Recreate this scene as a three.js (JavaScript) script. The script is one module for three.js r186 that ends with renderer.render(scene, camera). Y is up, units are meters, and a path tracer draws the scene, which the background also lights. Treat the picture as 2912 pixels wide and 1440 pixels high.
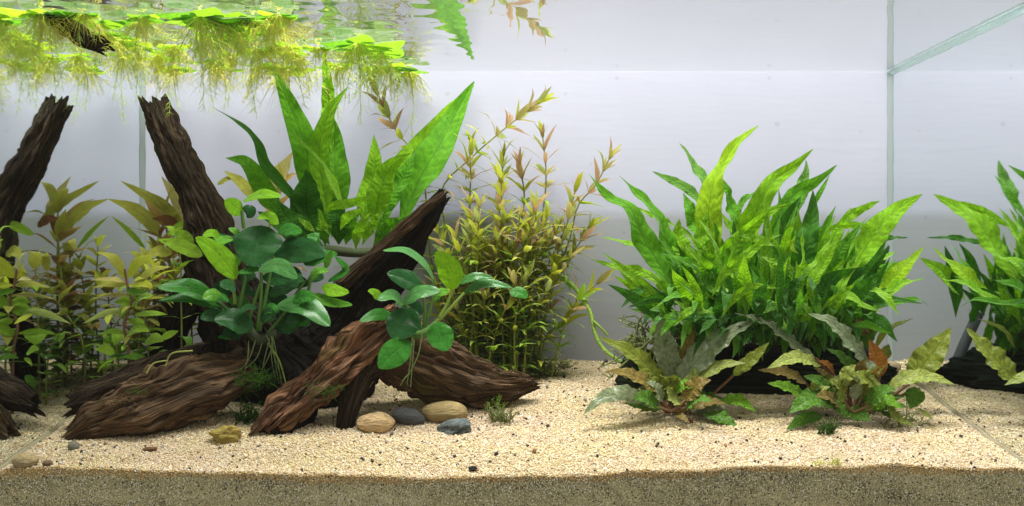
import * as THREE from 'three';
import { RectAreaLightUniformsLib } from 'three/addons/lights/RectAreaLightUniformsLib.js';
import { ImprovedNoise } from 'three/addons/math/ImprovedNoise.js';
import { mergeGeometries, mergeVertices } from 'three/addons/utils/BufferGeometryUtils.js';
import { RoundedBoxGeometry } from 'three/addons/geometries/RoundedBoxGeometry.js';

// ---------------------------------------------------------------- camera, light, exposure
const scene = new THREE.Scene();
const camera = new THREE.PerspectiveCamera(27.3, 2912 / 1440, 0.05, 20);
camera.position.set(0, 0.165, 0.61);
camera.lookAt(0, 0.165, -1);
const renderer = new THREE.WebGLRenderer({ antialias: true });
renderer.toneMapping = THREE.LinearToneMapping;
renderer.toneMappingExposure = 1;
renderer.shadowMap.enabled = true;
scene.background = new THREE.Color(0.47, 0.455, 0.4);          // the dim room round the tank
RectAreaLightUniformsLib.init();
const MAIN = { w: 0.58, h: 0.13, y: 0.65, z: -0.035, power: 254, color: [1, 0.98, 0.92] };
const BACK = { w: 1.0, h: 0.2, y: 0.7, z: -0.7, power: 10, color: [0.74, 0.73, 1] };

// ---------------------------------------------------------------- helpers
const V3 = THREE.Vector3, TAU = Math.PI * 2, lerp = THREE.MathUtils.lerp, clamp = THREE.MathUtils.clamp;
let seed = 7;
const rnd = () => { seed = (seed + 0x6D2B79F5) | 0; let t = Math.imul(seed ^ (seed >>> 15), 1 | seed); t = (t + Math.imul(t ^ (t >>> 7), 61 | t)) ^ t; return ((t ^ (t >>> 14)) >>> 0) / 4294967296; };
const rr = (a, b) => a + (b - a) * rnd();
const IN = new ImprovedNoise(), ns = (x, y, z = 0) => IN.noise(x + 31.7, y + 17.3, z + 9.1);
const fbm = (x, y, z, o = 4) => { let s = 0, a = 0.5; for (let i = 0; i < o; i++) { s += a * ns(x, y, z); x *= 2.03; y *= 2.03; z *= 2.03; a *= 0.5; } return s; };

// tank inside: x from XL to XR, z from 0 (front glass) to -ZB (back), water at WY
const XL = -0.2964, XR = 0.3034, ZB = 0.226, ZF = 0.012, WY = 0.3104, EYE = 0.165, EZ = 0.61, F = 2965;
const px = (x, y, d) => new V3((x - 1456) * (EZ + d) / F, EYE - (y - 720) * (EZ + d) / F, -d);    // a spot of the photograph at depth d behind the front glass
const crop = (ox, oy, s) => ({ at: (x, y, d) => px(ox + x / s, oy + y / s, d), len: (w, d) => w / s * (EZ + d) / F });
const A = crop(400, 180, 2.574), B = crop(400, 600, 2.574), C = crop(1650, 330, 2.574), D = crop(1600, 750, 2.574), E = crop(0, 0, 2.574);
const Fc = crop(1000, 220, 3.2175), Gc = crop(1100, 600, 2.574), H = crop(0, 420, 2.574), I = crop(0, 800, 2.574), V = crop(0, 0, 0.8846);
const sandY = (x, d) => 0.0413 + 0.1685 * d + 0.0022 * ns(x * 14, d * 18, 3) + 0.0012 * ns(x * 40, d * 44, 8) + 0.0034 * Math.cos((x - 0.208) * TAU / 0.524) * (x < -0.1 ? 0.6 : 1) * Math.exp(-Math.max(0, d + 0.012) / 0.03) + 0.0012 * ns(x * 22, 3.3, 1) * Math.exp(-Math.max(0, d + 0.012) / 0.02)
  - 0.003 * Math.max(0, 1 - (XR - x) / 0.012) - 0.002 * Math.max(0, 1 - (x - XL) / 0.01);
const ground = (x, y) => { let d = 0.1; for (let i = 0; i < 40; i++) { const p = V.at(x, y, d); d = clamp(d + (p.y - sandY(p.x, d)) * 2.2, -0.008, ZB - 0.004); } const p = V.at(x, y, d); p.y = sandY(p.x, d); return p; };

const used = {};
const numbered = (n) => { const k = (used[n] = (used[n] ?? -1) + 1); return k ? n + '_' + String(k).padStart(3, '0') : n; };
function tag(o, label, category, group, kind) {
  if (label) o.userData.label = label;
  if (category) o.userData.category = category;
  if (group) o.userData.group = group;
  if (kind) o.userData.kind = kind;
  return o;
}
function thing(name, label, category, at = new V3(), group) { const o = new THREE.Group(); o.name = numbered(name); o.position.copy(at); scene.add(o); return tag(o, label, category, group); }
function part(name, geo, mat, parent, local = false) {        // geometry given in the world's place unless local
  let base = parent;
  if (parent && !local) { const o = new V3(); for (let q = parent; q; q = q.parent) o.add(q.position); geo.translate(-o.x, -o.y, -o.z); }
  const m = new THREE.Mesh(geo, mat); m.name = parent ? name : numbered(name); m.castShadow = m.receiveShadow = true;
  (base ?? scene).add(m); return m;
}
const std = (c, o = {}) => new THREE.MeshStandardMaterial({ color: new THREE.Color().setRGB(...c), roughness: 0.8, ...o });
const phys = (c, o = {}) => new THREE.MeshPhysicalMaterial({ color: new THREE.Color().setRGB(...c), roughness: 0.8, side: THREE.DoubleSide, ...o });
const dull = (c, o = {}) => new THREE.MeshPhysicalMaterial({ color: new THREE.Color().setRGB(...c), roughness: 0.9, specularIntensity: 0.15, ...o });
function tex(w, h, f, rep = false) {
  const a = new Uint8Array(w * h * 4);
  for (let j = 0; j < h; j++) for (let i = 0; i < w; i++) { const v = f((i + 0.5) / w, (j + 0.5) / h), k = (j * w + i) * 4; for (let c = 0; c < 3; c++) a[k + c] = clamp(Math.round((v.length ? v[c] : v) * 255), 0, 255); a[k + 3] = 255; }
  const t = new THREE.DataTexture(a, w, h); t.magFilter = THREE.LinearFilter; t.minFilter = THREE.LinearFilter; t.wrapS = t.wrapT = rep ? THREE.RepeatWrapping : THREE.ClampToEdgeWrapping; t.needsUpdate = true; return t;
}

// ---------------------------------------------------------------- leaf textures: veins and mottling only
const sat = (x) => clamp(x, 0, 1);
const vein = (u, v, n, lean) => { const a = Math.abs(u - 0.5) * 2, ph = v * n - a * lean + 0.7 * ns(v * 9, (u > 0.5 ? 3 : 7), n) + 0.35 * ns(u * 6, v * 14, n); const f = Math.abs(ph - Math.round(ph)); return { a, lat: sat(1 - f * 9) * sat(a * 6), mid: sat(1 - a * 22), q: 0.5 - 0.5 * Math.cos(ph * TAU) }; };
const fernMap = tex(128, 512, (u, v) => { const w = vein(u, v, 17, 1.1), n = fbm(u * 5, v * 22, 1), n2 = fbm(u * 22, v * 90, 4, 3); const k = (0.95 + 0.5 * n + 0.3 * n2 - 0.14 * w.lat - 0.5 * w.mid) * (1 - 0.8 * sat((ns(u * 7, v * 26, 40) - 0.62) * 9)) * (1 - 0.25 * sat(Math.abs(u - 0.5) * 24 - 11)); return [0.88 * k + 0.2 * sat(n * 2), 0.86 * k, 0.8 * k]; });
const fernBump = tex(128, 512, (u, v) => { const w = vein(u, v, 17, 1.1); return 0.3 + 0.55 * w.q * sat(w.a * 4) * sat((1 - w.a) * 5) + 0.15 * fbm(u * 9, v * 40, 2) - 0.3 * w.mid; });
const anuMap = tex(256, 256, (u, v) => { const w = vein(u, v * 0.7 + 0.15 * Math.abs(u - 0.5), 7, 1.6), n = fbm(u * 7, v * 7, 5), n2 = fbm(u * 40, v * 40, 2, 3); const k = (0.78 + 0.4 * n + 0.3 * n2 + 0.14 * w.lat + 0.35 * w.mid) * (1 - 0.6 * sat((ns(u * 14, v * 14, 31) - 0.55) * 8)); return [0.82 * k, 0.88 * k, 0.82 * k]; });
const anuBump = tex(256, 256, (u, v) => { const w = vein(u, v * 0.7 + 0.15 * Math.abs(u - 0.5), 7, 1.6); return 0.5 + 0.25 * w.q - 0.3 * w.mid + 0.25 * fbm(u * 6, v * 6, 7); });
const cryMap = tex(128, 512, (u, v) => { const w = vein(u, v, 9, 2.2), n = fbm(u * 7, v * 20, 3), n2 = fbm(u * 20, v * 60, 6, 3); const k = 0.8 + 0.55 * n + 0.35 * n2 - 0.16 * w.lat - 0.3 * w.mid; return [0.82 * k + 0.25 * n, 0.82 * k, 0.82 * k - 0.1 * n]; });
const cryBump = tex(128, 512, (u, v) => { const w = vein(u, v, 12, 1.6); return 0.4 + 0.4 * w.q * sat(w.a * 4) + 0.3 * fbm(u * 8, v * 26, 5) - 0.3 * w.mid; });
const steMap = tex(64, 128, (u, v) => { const w = vein(u, v, 8, 1.5), n = fbm(u * 6, v * 10, 3); const k = 0.84 + 0.3 * n + 0.12 * w.lat - 0.35 * w.mid; return [0.86 * k, 0.86 * k, 0.86 * k]; });
const lm = (c, map, bump, o = {}) => phys(c, { map, bumpMap: bump, bumpScale: 0.0004, transmission: 0.45, roughness: 1, thickness: 0, specularIntensity: 0.3, clearcoat: 0.07, clearcoatRoughness: 0.4, ...o });
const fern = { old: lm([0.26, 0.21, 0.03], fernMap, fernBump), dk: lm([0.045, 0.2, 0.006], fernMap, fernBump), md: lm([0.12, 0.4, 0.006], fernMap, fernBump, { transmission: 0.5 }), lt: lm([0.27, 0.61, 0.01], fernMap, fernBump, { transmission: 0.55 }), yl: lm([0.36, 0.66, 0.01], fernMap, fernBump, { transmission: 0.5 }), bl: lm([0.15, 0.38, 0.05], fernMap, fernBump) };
for (const k in fern) fern[k].bumpScale = 0.00055;
const gl = { transmission: 0.18, clearcoat: 0.15, clearcoatRoughness: 0.25, bumpScale: 0.0004 };
const anu = { dk: lm([0.018, 0.1, 0.02], anuMap, anuBump, gl), md: lm([0.045, 0.23, 0.02], anuMap, anuBump, gl), lt: lm([0.16, 0.42, 0.035], anuMap, anuBump, gl), br: lm([0.34, 0.7, 0.012], anuMap, anuBump, { transmission: 0.5 }), gy: lm([0.08, 0.26, 0.06], anuMap, anuBump, { ...gl, clearcoat: 0.45 }) };
const cg = { clearcoat: 0.2, clearcoatRoughness: 0.3, transmission: 0.25, bumpScale: 0.0006 };
const cry = { sv: lm([0.34, 0.42, 0.22], cryMap, cryBump, { ...cg, transmission: 0.32, clearcoat: 0.5, clearcoatRoughness: 0.25 }), bn: lm([0.3, 0.22, 0.04], cryMap, cryBump, cg), gn: lm([0.12, 0.3, 0.02], cryMap, cryBump, cg), ol: lm([0.26, 0.32, 0.03], cryMap, cryBump, cg), lt: lm([0.42, 0.5, 0.1], cryMap, cryBump, cg), or: lm([0.5, 0.19, 0.015], cryMap, cryBump, cg), br: lm([0.24, 0.55, 0.02], cryMap, cryBump, cg) };
const so = { bumpMap: null, transmission: 0.5 };
const ste = { ol: lm([0.5, 0.5, 0.07], steMap, null, so), bn: lm([0.46, 0.3, 0.07], steMap, null, so), rd: lm([0.3, 0.13, 0.05], steMap, null, so), gn: lm([0.34, 0.58, 0.03], steMap, null, so), dg: lm([0.15, 0.36, 0.02], steMap, null, so), yg: lm([0.6, 0.66, 0.05], steMap, null, so), yl: lm([0.68, 0.68, 0.05], steMap, null, so), pk: lm([0.66, 0.42, 0.22], steMap, null, so), tn: lm([0.56, 0.49, 0.15], steMap, null, so), pg: lm([0.48, 0.58, 0.14], steMap, null, so) };
const stalk = { gn: std([0.07, 0.17, 0.02], { roughness: 0.6 }), br: std([0.16, 0.075, 0.03], { roughness: 0.6 }), ol: std([0.24, 0.26, 0.05], { roughness: 0.6 }), dk: std([0.05, 0.07, 0.02]), pl: std([0.2, 0.3, 0.04], { roughness: 0.6 }) };

// ---------------------------------------------------------------- leaf and stalk geometry
const prof = {
  fern: (t) => Math.pow(Math.sin(Math.PI * Math.pow(t, 0.85)), 0.95) * (0.35 + 0.65 * sat(t * 3)) + 0.03,
  tail: (t) => (t < 0.6 ? Math.pow(Math.sin(Math.PI * Math.min(t * 1.05, 0.5)), 0.7) : lerp(1, 0.12, Math.pow((t - 0.6) / 0.4, 0.6))) * sat(t * 6 + 0.1) * sat((1 - t) * 9 + 0.06),
  heart: (t) => Math.pow(sat(t / 0.33), 0.5) * (t < 0.33 ? 1 : Math.pow(Math.cos((t - 0.33) / 0.67 * Math.PI / 2), 0.6)) + 0.012,
  oval: (t) => Math.pow(Math.sin(Math.PI * Math.pow(t, 0.9)), 0.65) + 0.012,
  lance: (t) => Math.pow(Math.sin(Math.PI * Math.pow(t, 0.72)), 0.95) + 0.03,
  spoon: (t) => Math.pow(Math.sin(Math.PI * Math.pow(t, 1.25)), 0.8) + 0.06,
};
function leafGeo(pts, wid, o = {}) {
  const { profile = 'fern', face = new V3(0, 0.45, 1), r0 = 0, r1 = r0, fold = 0.12, cup = 0, wave = 0.12, freq = 14, quilt = 0, ripple = 0, L = 30, W = 8, ph = rr(0, 9), rag = 0.05 } = o;
  const c = new THREE.CatmullRomCurve3(pts, false, 'centripetal'), P = [], U = [], X = [], p = new V3(), T = new V3(), n = new V3(), s = new V3();
  for (let i = 0; i <= L; i++) {
    const t = i / L; c.getPointAt(t, p); c.getTangentAt(t, T);
    n.copy(face).addScaledVector(T, -face.dot(T)); if (n.lengthSq() < 0.02) n.set(0, 1, 0.3).addScaledVector(T, -(T.y + 0.3 * T.z)); n.normalize(); n.applyAxisAngle(T, lerp(r0, r1, t)); s.crossVectors(T, n);
    if (ripple) p.addScaledVector(n, ripple * wid * Math.sin(t * freq * 0.75 + ph) * Math.sin(Math.PI * t)).addScaledVector(s, ripple * 0.7 * wid * Math.sin(t * 7 + ph * 3) * t);
    for (let j = 0; j <= W; j++) {
      const a = j / W * 2 - 1, b = Math.abs(a), side = a > 0 ? 1 : -1, half = wid * 0.5 * prof[profile](t) * (1 + rag * ns(t * 9 + ph, side * 3, ph));
      const up = half * (fold * b + cup * b * b + wave * Math.pow(b, 1.4) * (Math.sin(t * freq + ph + side * 1.3) + 0.5 * Math.sin(t * freq * 2.3 + ph * 2 - side))) + quilt * wid * Math.cos((t * 17 - b * 1.1) * TAU) * b * (1 - b) * Math.sin(Math.PI * t) * -1;
      P.push(p.x + s.x * a * half + n.x * up, p.y + s.y * a * half + n.y * up, p.z + s.z * a * half + n.z * up); U.push(a * 0.5 + 0.5, t);
    }
  }
  for (let i = 0; i < L; i++) for (let j = 0; j < W; j++) { const k = i * (W + 1) + j; X.push(k, k + 1, k + W + 1, k + 1, k + W + 2, k + W + 1); }
  const g = new THREE.BufferGeometry(); g.setAttribute('position', new THREE.Float32BufferAttribute(P, 3)); g.setAttribute('uv', new THREE.Float32BufferAttribute(U, 2)); g.setIndex(X); g.computeVertexNormals(); return g;
}
function tube(pts, ra, rb, seg = 16, rad = 6, bend = true) {     // a tapered stalk
  const c = bend ? new THREE.CatmullRomCurve3(pts, false, 'centripetal') : new THREE.LineCurve3(pts[0], pts[1]);
  const g = new THREE.TubeGeometry(c, seg, 1, rad, false), q = g.attributes.position, p = new V3();
  for (let i = 0; i <= seg; i++) { c.getPointAt(i / seg, p); const r = lerp(ra, rb, i / seg); for (let j = 0; j <= rad; j++) { const k = i * (rad + 1) + j; q.setXYZ(k, p.x + (q.getX(k) - p.x) * r, p.y + (q.getY(k) - p.y) * r, p.z + (q.getZ(k) - p.z) * r); } }
  return g;
}
// a leaf drawn from spots of one crop: spots [x, y] from base to tip, depth d0 at the base and d1 at the tip, width in the crop's pixels
function leaf(plant, cr, spots, d0, d1, w, mat, o = {}) {
  const n = spots.length - 1, pts = spots.map(([x, y], i) => cr.at(x, y, lerp(d0, d1, i / n) - (o.bow ?? 0) * Math.sin(Math.PI * i / n)));
  return part(o.name ?? 'leaf', leafGeo(pts, cr.len(w, (d0 + d1) / 2), o), mat, plant);
}
function stem(plant, cr, spots, d0, d1, ra, rb, mat, name = 'petiole') {
  const n = spots.length - 1; return part(name, tube(spots.map(([x, y], i) => cr.at(x, y, lerp(d0, d1, i / n))), ra, rb), mat, plant);
}

// ---------------------------------------------------------------- the tank, its lamps, water
{
  const tank = thing('aquarium_tank', 'clear rectangular glass aquarium with frosted white back panel and pale silicone corner seams', 'aquarium');
  const mirror = (c) => std(c, { metalness: 1, roughness: 0.03 });          // seen from the water at this low angle the side panes reflect totally
  const TOP = 0.4;
  const pane = (name, w, h, d, x, y, z, m) => { const g = new THREE.BoxGeometry(w, h, d); g.translate(x, y, z); return part(name, g, m, tank); };
  pane('side_pane', 0.006, TOP, ZB + ZF, XL - 0.003, TOP / 2, (ZF - ZB) / 2, mirror([0.86, 0.91, 0.9]));
  pane('side_pane', 0.006, TOP, ZB + ZF, XR + 0.003, TOP / 2, (ZF - ZB) / 2, mirror([0.86, 0.9, 0.9]));
  const frost = phys([0.575, 0.59, 0.645], { map: tex(1024, 512, (u, v) => 0.97 + 0.05 * fbm(u * 9, v * 6, 3, 3) - 0.12 * sat((ns(u * 90, v * 50, 4) - 0.62) * 9)), transmission: 0.6, roughness: 1, thickness: 0, bumpMap: tex(256, 256, (u, v) => 0.5 + 0.5 * fbm(u * 18, v * 70, 2, 5), true), bumpScale: 0.0003 });
  const FT = WY + 0.0002, bp = new THREE.PlaneGeometry(XR - XL + 0.012, FT); bp.translate((XL + XR) / 2, FT / 2, -ZB); part('back_panel', bp, frost, tank);
  const clear = phys([1, 1, 1], { transmission: 1, roughness: 0, thickness: 0, ior: 1.2 });
  const up2 = new THREE.PlaneGeometry(XR - XL + 0.012, TOP - FT); up2.translate((XL + XR) / 2, (TOP + FT) / 2, -ZB); part('back_pane', up2, clear, tank);
  const fp = new THREE.PlaneGeometry(XR - XL + 0.012, TOP); fp.translate((XL + XR) / 2, TOP / 2, ZF); part('front_pane', fp, clear, tank);
  pane('base_pane', XR - XL + 0.012, 0.006, ZB + ZF + 0.006, (XL + XR) / 2, -0.004, (ZF - ZB) / 2, std([0.2, 0.22, 0.2]));
  const seal = phys([0.24, 0.28, 0.29], { roughness: 0.5, clearcoat: 0.2 });
  for (const [x, s] of [[XL, 1], [XR, -1]]) {
    const sh = new THREE.Shape(); sh.moveTo(0, 0); sh.lineTo(0.0026, 0); sh.quadraticCurveTo(0.0008, 0.0008, 0, 0.0026); sh.lineTo(0, 0);
    const g = new THREE.ExtrudeGeometry(sh, { depth: WY - 0.011, bevelEnabled: false, steps: 90 }); g.rotateX(-Math.PI / 2); g.scale(s, 1, -1);
    const q = g.attributes.position; for (let i = 0; i < q.count; i++) { const k = 1 + 0.22 * ns(q.getY(i) * 60, s, 0); q.setX(i, q.getX(i) * k); }
    g.computeVertexNormals(); g.translate(x, 0.01, -ZB + 0.0006); part('silicone_seam', g, seal, tank);
  }
  for (const [x, sg] of [[XL, 1], [XR, -1]]) {
    const P = [], X = []; const n = 120; for (let i = 0; i <= n; i++) { const z = lerp(-0.17, ZF - 0.001, i / n), y = sandY(x + sg * 0.001, -z), w = 0.0016 * (1 + 0.35 * ns(z * 120, sg, 2)), h = 0.0022 * (1 + 0.4 * ns(z * 90, 3, sg)); P.push(x + sg * 0.0002, y + h, z, x + sg * w * 0.6, y + h * 0.7, z, x + sg * w, y - 0.002, z); }
    for (let i = 0; i < n; i++) for (let j = 0; j < 2; j++) { const k = i * 3 + j; X.push(k, k + 1, k + 3, k + 1, k + 4, k + 3); }
    const g = new THREE.BufferGeometry(); g.setAttribute('position', new THREE.Float32BufferAttribute(P, 3)); g.setIndex(X); g.computeVertexNormals(); part('silicone_seam', g, dull([0.36, 0.33, 0.23]), tank);
  }
  // the wet bead along the right pane where the water line climbs the glass
  { const P = [], X = [], U = []; const n = 160, m = 8;
    for (let i = 0; i <= n; i++) for (let j = 0; j <= m; j++) { const z = -ZB + (ZB + ZF) * i / n, a = j / m, h = 0.0034 * (1 + 0.16 * ns(z * 130, 2, 0)), w = 0.0034 * (1 + 0.15 * ns(z * 90, 7, 0)); P.push(XR - 0.0004 - w * Math.pow(1 - a, 2), WY - 0.0004 - h * a * a + 0.00025 * ns(z * 260, a * 6, 3), z); U.push(a, i / n * 12); }
    for (let i = 0; i < n; i++) for (let j = 0; j < m; j++) { const k = i * (m + 1) + j; X.push(k, k + 1, k + m + 1, k + 1, k + m + 2, k + m + 1); }
    const g = new THREE.BufferGeometry(); g.setAttribute('position', new THREE.Float32BufferAttribute(P, 3)); g.setAttribute('uv', new THREE.Float32BufferAttribute(U, 2)); g.setIndex(X); g.computeVertexNormals();
    part('waterline_bead', g, phys([0.6, 0.72, 0.69], { transmission: 0.5, thickness: 0, roughness: 0.12, clearcoat: 1, bumpMap: tex(64, 256, (u, v) => 0.5 + 0.5 * fbm(u * 5, v * 40, 3, 3)), bumpScale: 0.001 }), tank); }
  // water surface, seen from below at a grazing angle
  const wg = new THREE.PlaneGeometry(XR - XL, ZB + ZF, 220, 100); wg.rotateX(-Math.PI / 2); wg.translate((XL + XR) / 2, WY, (ZF - ZB) / 2);
  { const q = wg.attributes.position; for (let i = 0; i < q.count; i++) { const x = q.getX(i), z = q.getZ(i), k = sat((0.0 - x) / 0.12); q.setY(i, WY + k * 0.0008 * ns(x * 70, z * 70, 1) + 0.00012 * ns(x * 25, z * 40, 5)); } wg.computeVertexNormals(); }
  tag(part('water', wg, phys([0.97, 0.98, 1], { metalness: 0.86, transmission: 1, roughness: 0.02, thickness: 0, ior: 1.33 })), 'still water surface seen from just below, mirroring the plants', undefined, undefined, 'structure');
  // LED bar over the tank, and an added unseen panel that brightens the back
  const bar = (name, label, L, upright) => {
    const t = thing(name, label, 'lamp', new V3((XL + XR) / 2, L.y, L.z)), turn = upright ? -Math.PI / 2 : 0;
    const hs = new RoundedBoxGeometry(L.w + 0.03, 0.018, L.h + 0.02, 3, 0.004); hs.translate(0, 0.0125, 0).rotateX(turn); part('housing', hs, std([0.05, 0.05, 0.055], { roughness: 0.4, metalness: 0.6 }), t, true);
    const df = new THREE.BoxGeometry(L.w, 0.003, L.h); df.translate(0, 0.0015, 0).rotateX(turn); part('lamp_diffuser', df, std([0.9, 0.9, 0.9], { emissive: new THREE.Color(...L.color), emissiveIntensity: 2 }), t, true);
    const l = new THREE.RectAreaLight(new THREE.Color(...L.color), L.power, L.w, L.h); l.position.set(t.position.x, L.y - (upright ? 0 : 0.001), L.z + (upright ? 0.001 : 0)); l.lookAt(t.position.x, upright ? L.y : -5, upright ? 5 : L.z); l.name = name + '_source'; scene.add(l);
  };
  bar('aquarium_lamp', 'long black LED aquarium lamp hanging over the open tank', MAIN, false);
  bar('added_backlight', 'added unseen LED panel brightening the frosted back from behind', BACK, true);
  // added unseen board that keeps the backlight off the lower back
  const bd = new RoundedBoxGeometry(1.1, 0.218, 0.012, 2, 0.002); bd.translate(0, 0.109, -0.252);
  tag(part('added_shade_board', bd, std([0.42, 0.43, 0.41])), 'grey board added behind the frosted back panel to shade its lower half', 'board');
}

// ---------------------------------------------------------------- sand
const sandGroup = new THREE.Group(); sandGroup.name = 'sand'; scene.add(sandGroup);
tag(sandGroup, 'cream coloured coarse sand bed sloping up to the back of the tank', undefined, undefined, 'structure');
{
  const nx = 300, nz = 130, P = [], U = [], X = [], Cc = [];
  for (let j = 0; j <= nz; j++) for (let i = 0; i <= nx; i++) { const x = lerp(XL, XR, i / nx), d = -ZF + (ZB + ZF) * j / nz; P.push(x, sandY(x, d) - 0.0006 + 0.0005 * ns(x * 300, d * 300), -d - 0.0012); U.push(x * 10, d * 10); }
  for (let j = 0; j < nz; j++) for (let i = 0; i < nx; i++) { const k = j * (nx + 1) + i; X.push(k, k + 1, k + nx + 1, k + 1, k + nx + 2, k + nx + 1); }
  const g = new THREE.BufferGeometry(); g.setAttribute('position', new THREE.Float32BufferAttribute(P, 3)); g.setAttribute('uv', new THREE.Float32BufferAttribute(U, 2)); g.setIndex(X); g.computeVertexNormals();
  const sm = tex(512, 512, (u, v) => { const n = fbm(u * 60, v * 60, 2, 3), m = fbm(u * 5, v * 5, 7, 3); const k = 0.8 + 0.5 * n + 0.15 * m; return [0.84 * k, 0.7 * k, 0.47 * k]; }, true);
  part('sand_surface', g, std([0.85, 0.82, 0.78], { map: sm, roughness: 1 }), sandGroup);
  // the cut face against the front glass: finer grey sand with a brown algae line at the top
  const fx = 400, fy = 40, Q = [], K = [], Y = [], W = [];
  for (let j = 0; j <= fy; j++) for (let i = 0; i <= fx; i++) {
    const x = lerp(XL, XR, i / fx), top = sandY(x, -ZF), y = lerp(0, top, j / fy), dep = top - y, al = sat(1.3 - dep / (0.0036 + 0.0026 * ns(x * 30, 4, 1) + 0.0016 * ns(x * 200, 4, 1))) * sat(0.9 + ns(x * 120, y * 200, 2)), g2 = 0.8 + 0.35 * ns(x * 90, y * 130, 6) + 0.5 * ns(x * 14, y * 60, 2);
    Q.push(x, y, ZF - 0.0016); W.push(x * 12, y * 12); K.push(lerp(0.86 * g2, 0.76, al), lerp(0.78 * g2, 0.5, al), lerp(0.46 * g2, 0.2, al));
  }
  for (let j = 0; j < fy; j++) for (let i = 0; i < fx; i++) { const k = j * (fx + 1) + i; Y.push(k, k + 1, k + fx + 1, k + 1, k + fx + 2, k + fx + 1); }
  const h = new THREE.BufferGeometry(); h.setAttribute('position', new THREE.Float32BufferAttribute(Q, 3)); h.setAttribute('uv', new THREE.Float32BufferAttribute(W, 2)); h.setAttribute('color', new THREE.Float32BufferAttribute(K, 3)); h.setIndex(Y); h.computeVertexNormals();
  const fm = tex(512, 512, (u, v) => { const n = fbm(u * 70, v * 70, 2, 4), sp = ns(u * 110, v * 110, 9); const k = 0.62 + 0.55 * n + (sp > 0.42 ? 0.5 : 0) - (sp < -0.45 ? 0.5 : 0); return [k, k, k]; }, true);
  part('sand_face', h, std([0.9, 0.9, 0.9], { map: fm, vertexColors: true, roughness: 1 }), sandGroup);

  const grain = () => { const g0 = new THREE.IcosahedronGeometry(1, 0); const q = g0.attributes.position; const s = new V3(); for (let i = 0; i < q.count; i++) { s.fromBufferAttribute(q, i); const k = 1 + 0.28 * ns(s.x * 2, s.y * 2, s.z * 2); q.setXYZ(i, s.x * k, s.y * k * 0.85, s.z * k); } return mergeVertices((g0.deleteAttribute('normal'), g0.deleteAttribute('uv'), g0)); };
  const gg = grain(); gg.computeVertexNormals();
  const N = 175000, im = new THREE.InstancedMesh(gg, std([1, 1, 1], { roughness: 0.55 }), N), M4 = new THREE.Matrix4(), q = new THREE.Quaternion(), e = new THREE.Euler(), p = new V3(), s = new V3(), col = new THREE.Color();
  for (let i = 0; i < N; i++) {
    const x = rr(XL + 0.001, XR - 0.001), d = -ZF + 0.0015 + (ZB + ZF - 0.002) * Math.pow(rnd(), 1.15), r = rr(0.00034, 0.00066) * (rnd() < 0.07 ? rr(1.3, 2.1) : 1);
    p.set(x, sandY(x, d) - 0.0003 + rr(-0.0003, 0.0004), -d - 0.0014); e.set(rr(0, 6), rr(0, 6), rr(0, 6)); q.setFromEuler(e); s.set(r * rr(0.8, 1.2), r * rr(0.8, 1.2), r * rr(0.8, 1.2)); im.setMatrixAt(i, M4.compose(p, q, s));
    const t = rnd(), k = rr(0.68, 1.05);
    if (t < 0.012) col.setRGB(0.05, 0.045, 0.04); else if (t < 0.03) col.setRGB(0.38 * k, 0.22 * k, 0.1 * k); else if (t < 0.12) col.setRGB(0.6 * k, 0.42 * k, 0.22 * k); else if (t < 0.25) col.setRGB(0.84 * k, 0.78 * k, 0.66 * k); else { const w = 0.5 + 0.9 * ns(x * 13, d * 16, 12) + 0.8 * ns(x * 45, d * 50, 2); col.setRGB(0.76 * k, lerp(0.615, 0.64, w) * k, lerp(0.43, 0.37, w) * k); }
    im.setColorAt(i, col);
  }
  im.name = 'sand_grains'; im.castShadow = im.receiveShadow = true; tag(im, null, null, null, 'stuff'); sandGroup.add(im);
  const N2 = 26000, jm = new THREE.InstancedMesh(gg, std([1, 1, 1], { roughness: 0.5 }), N2);
  for (let i = 0; i < N2; i++) {
    const x = rr(XL + 0.001, XR - 0.001), top = sandY(x, -ZF), y = top - Math.pow(rnd(), 1.1) * (top - 0.012), r = rr(0.00028, 0.0006); p.set(x, y, ZF - 0.0013); e.set(rr(0, 6), rr(0, 6), rr(0, 6)); q.setFromEuler(e); s.set(r, r, r * 0.7); jm.setMatrixAt(i, M4.compose(p, q, s));
    const t = rnd(), k = rr(0.6, 1.05), al = top - y < 0.0036 + 0.0026 * ns(x * 30, 4, 1) && rnd() < 0.6;
    if (al) col.setRGB(0.78 * k, 0.52 * k, 0.2 * k); else if (t < 0.09 + 0.1 * ns(x * 9, y * 60, 5)) col.setRGB(0.04, 0.04, 0.04); else if (t < 0.16) col.setRGB(0.95, 0.95, 0.92); else col.setRGB(0.84 * k, 0.76 * k, 0.48 * k);
    jm.setColorAt(i, col);
  }
  jm.name = 'buried_grains'; tag(jm, null, null, null, 'stuff'); sandGroup.add(jm);
  // dark gravel specks lying on the sand
  const N3 = 620, km = new THREE.InstancedMesh(gg, std([1, 1, 1], { roughness: 0.6 }), N3);
  for (let i = 0; i < N3; i++) { const x = rr(XL + 0.004, XR - 0.004), d = -ZF + (ZB + ZF) * rnd(), r = rr(0.0005, 0.0011) * (rnd() < 0.12 ? 1.5 : 1); p.set(x, sandY(x, d) + r * 0.5, -d - 0.0016); e.set(rr(0, 6), rr(0, 6), rr(0, 6)); q.setFromEuler(e); s.set(r * rr(0.8, 1.5), r, r); km.setMatrixAt(i, M4.compose(p, q, s)); const t = rnd(); if (t < 0.75) col.setRGB(0.025, 0.024, 0.026); else if (t < 0.9) col.setRGB(0.2, 0.1, 0.04); else col.setRGB(0.2, 0.2, 0.2); km.setColorAt(i, col); }
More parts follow.
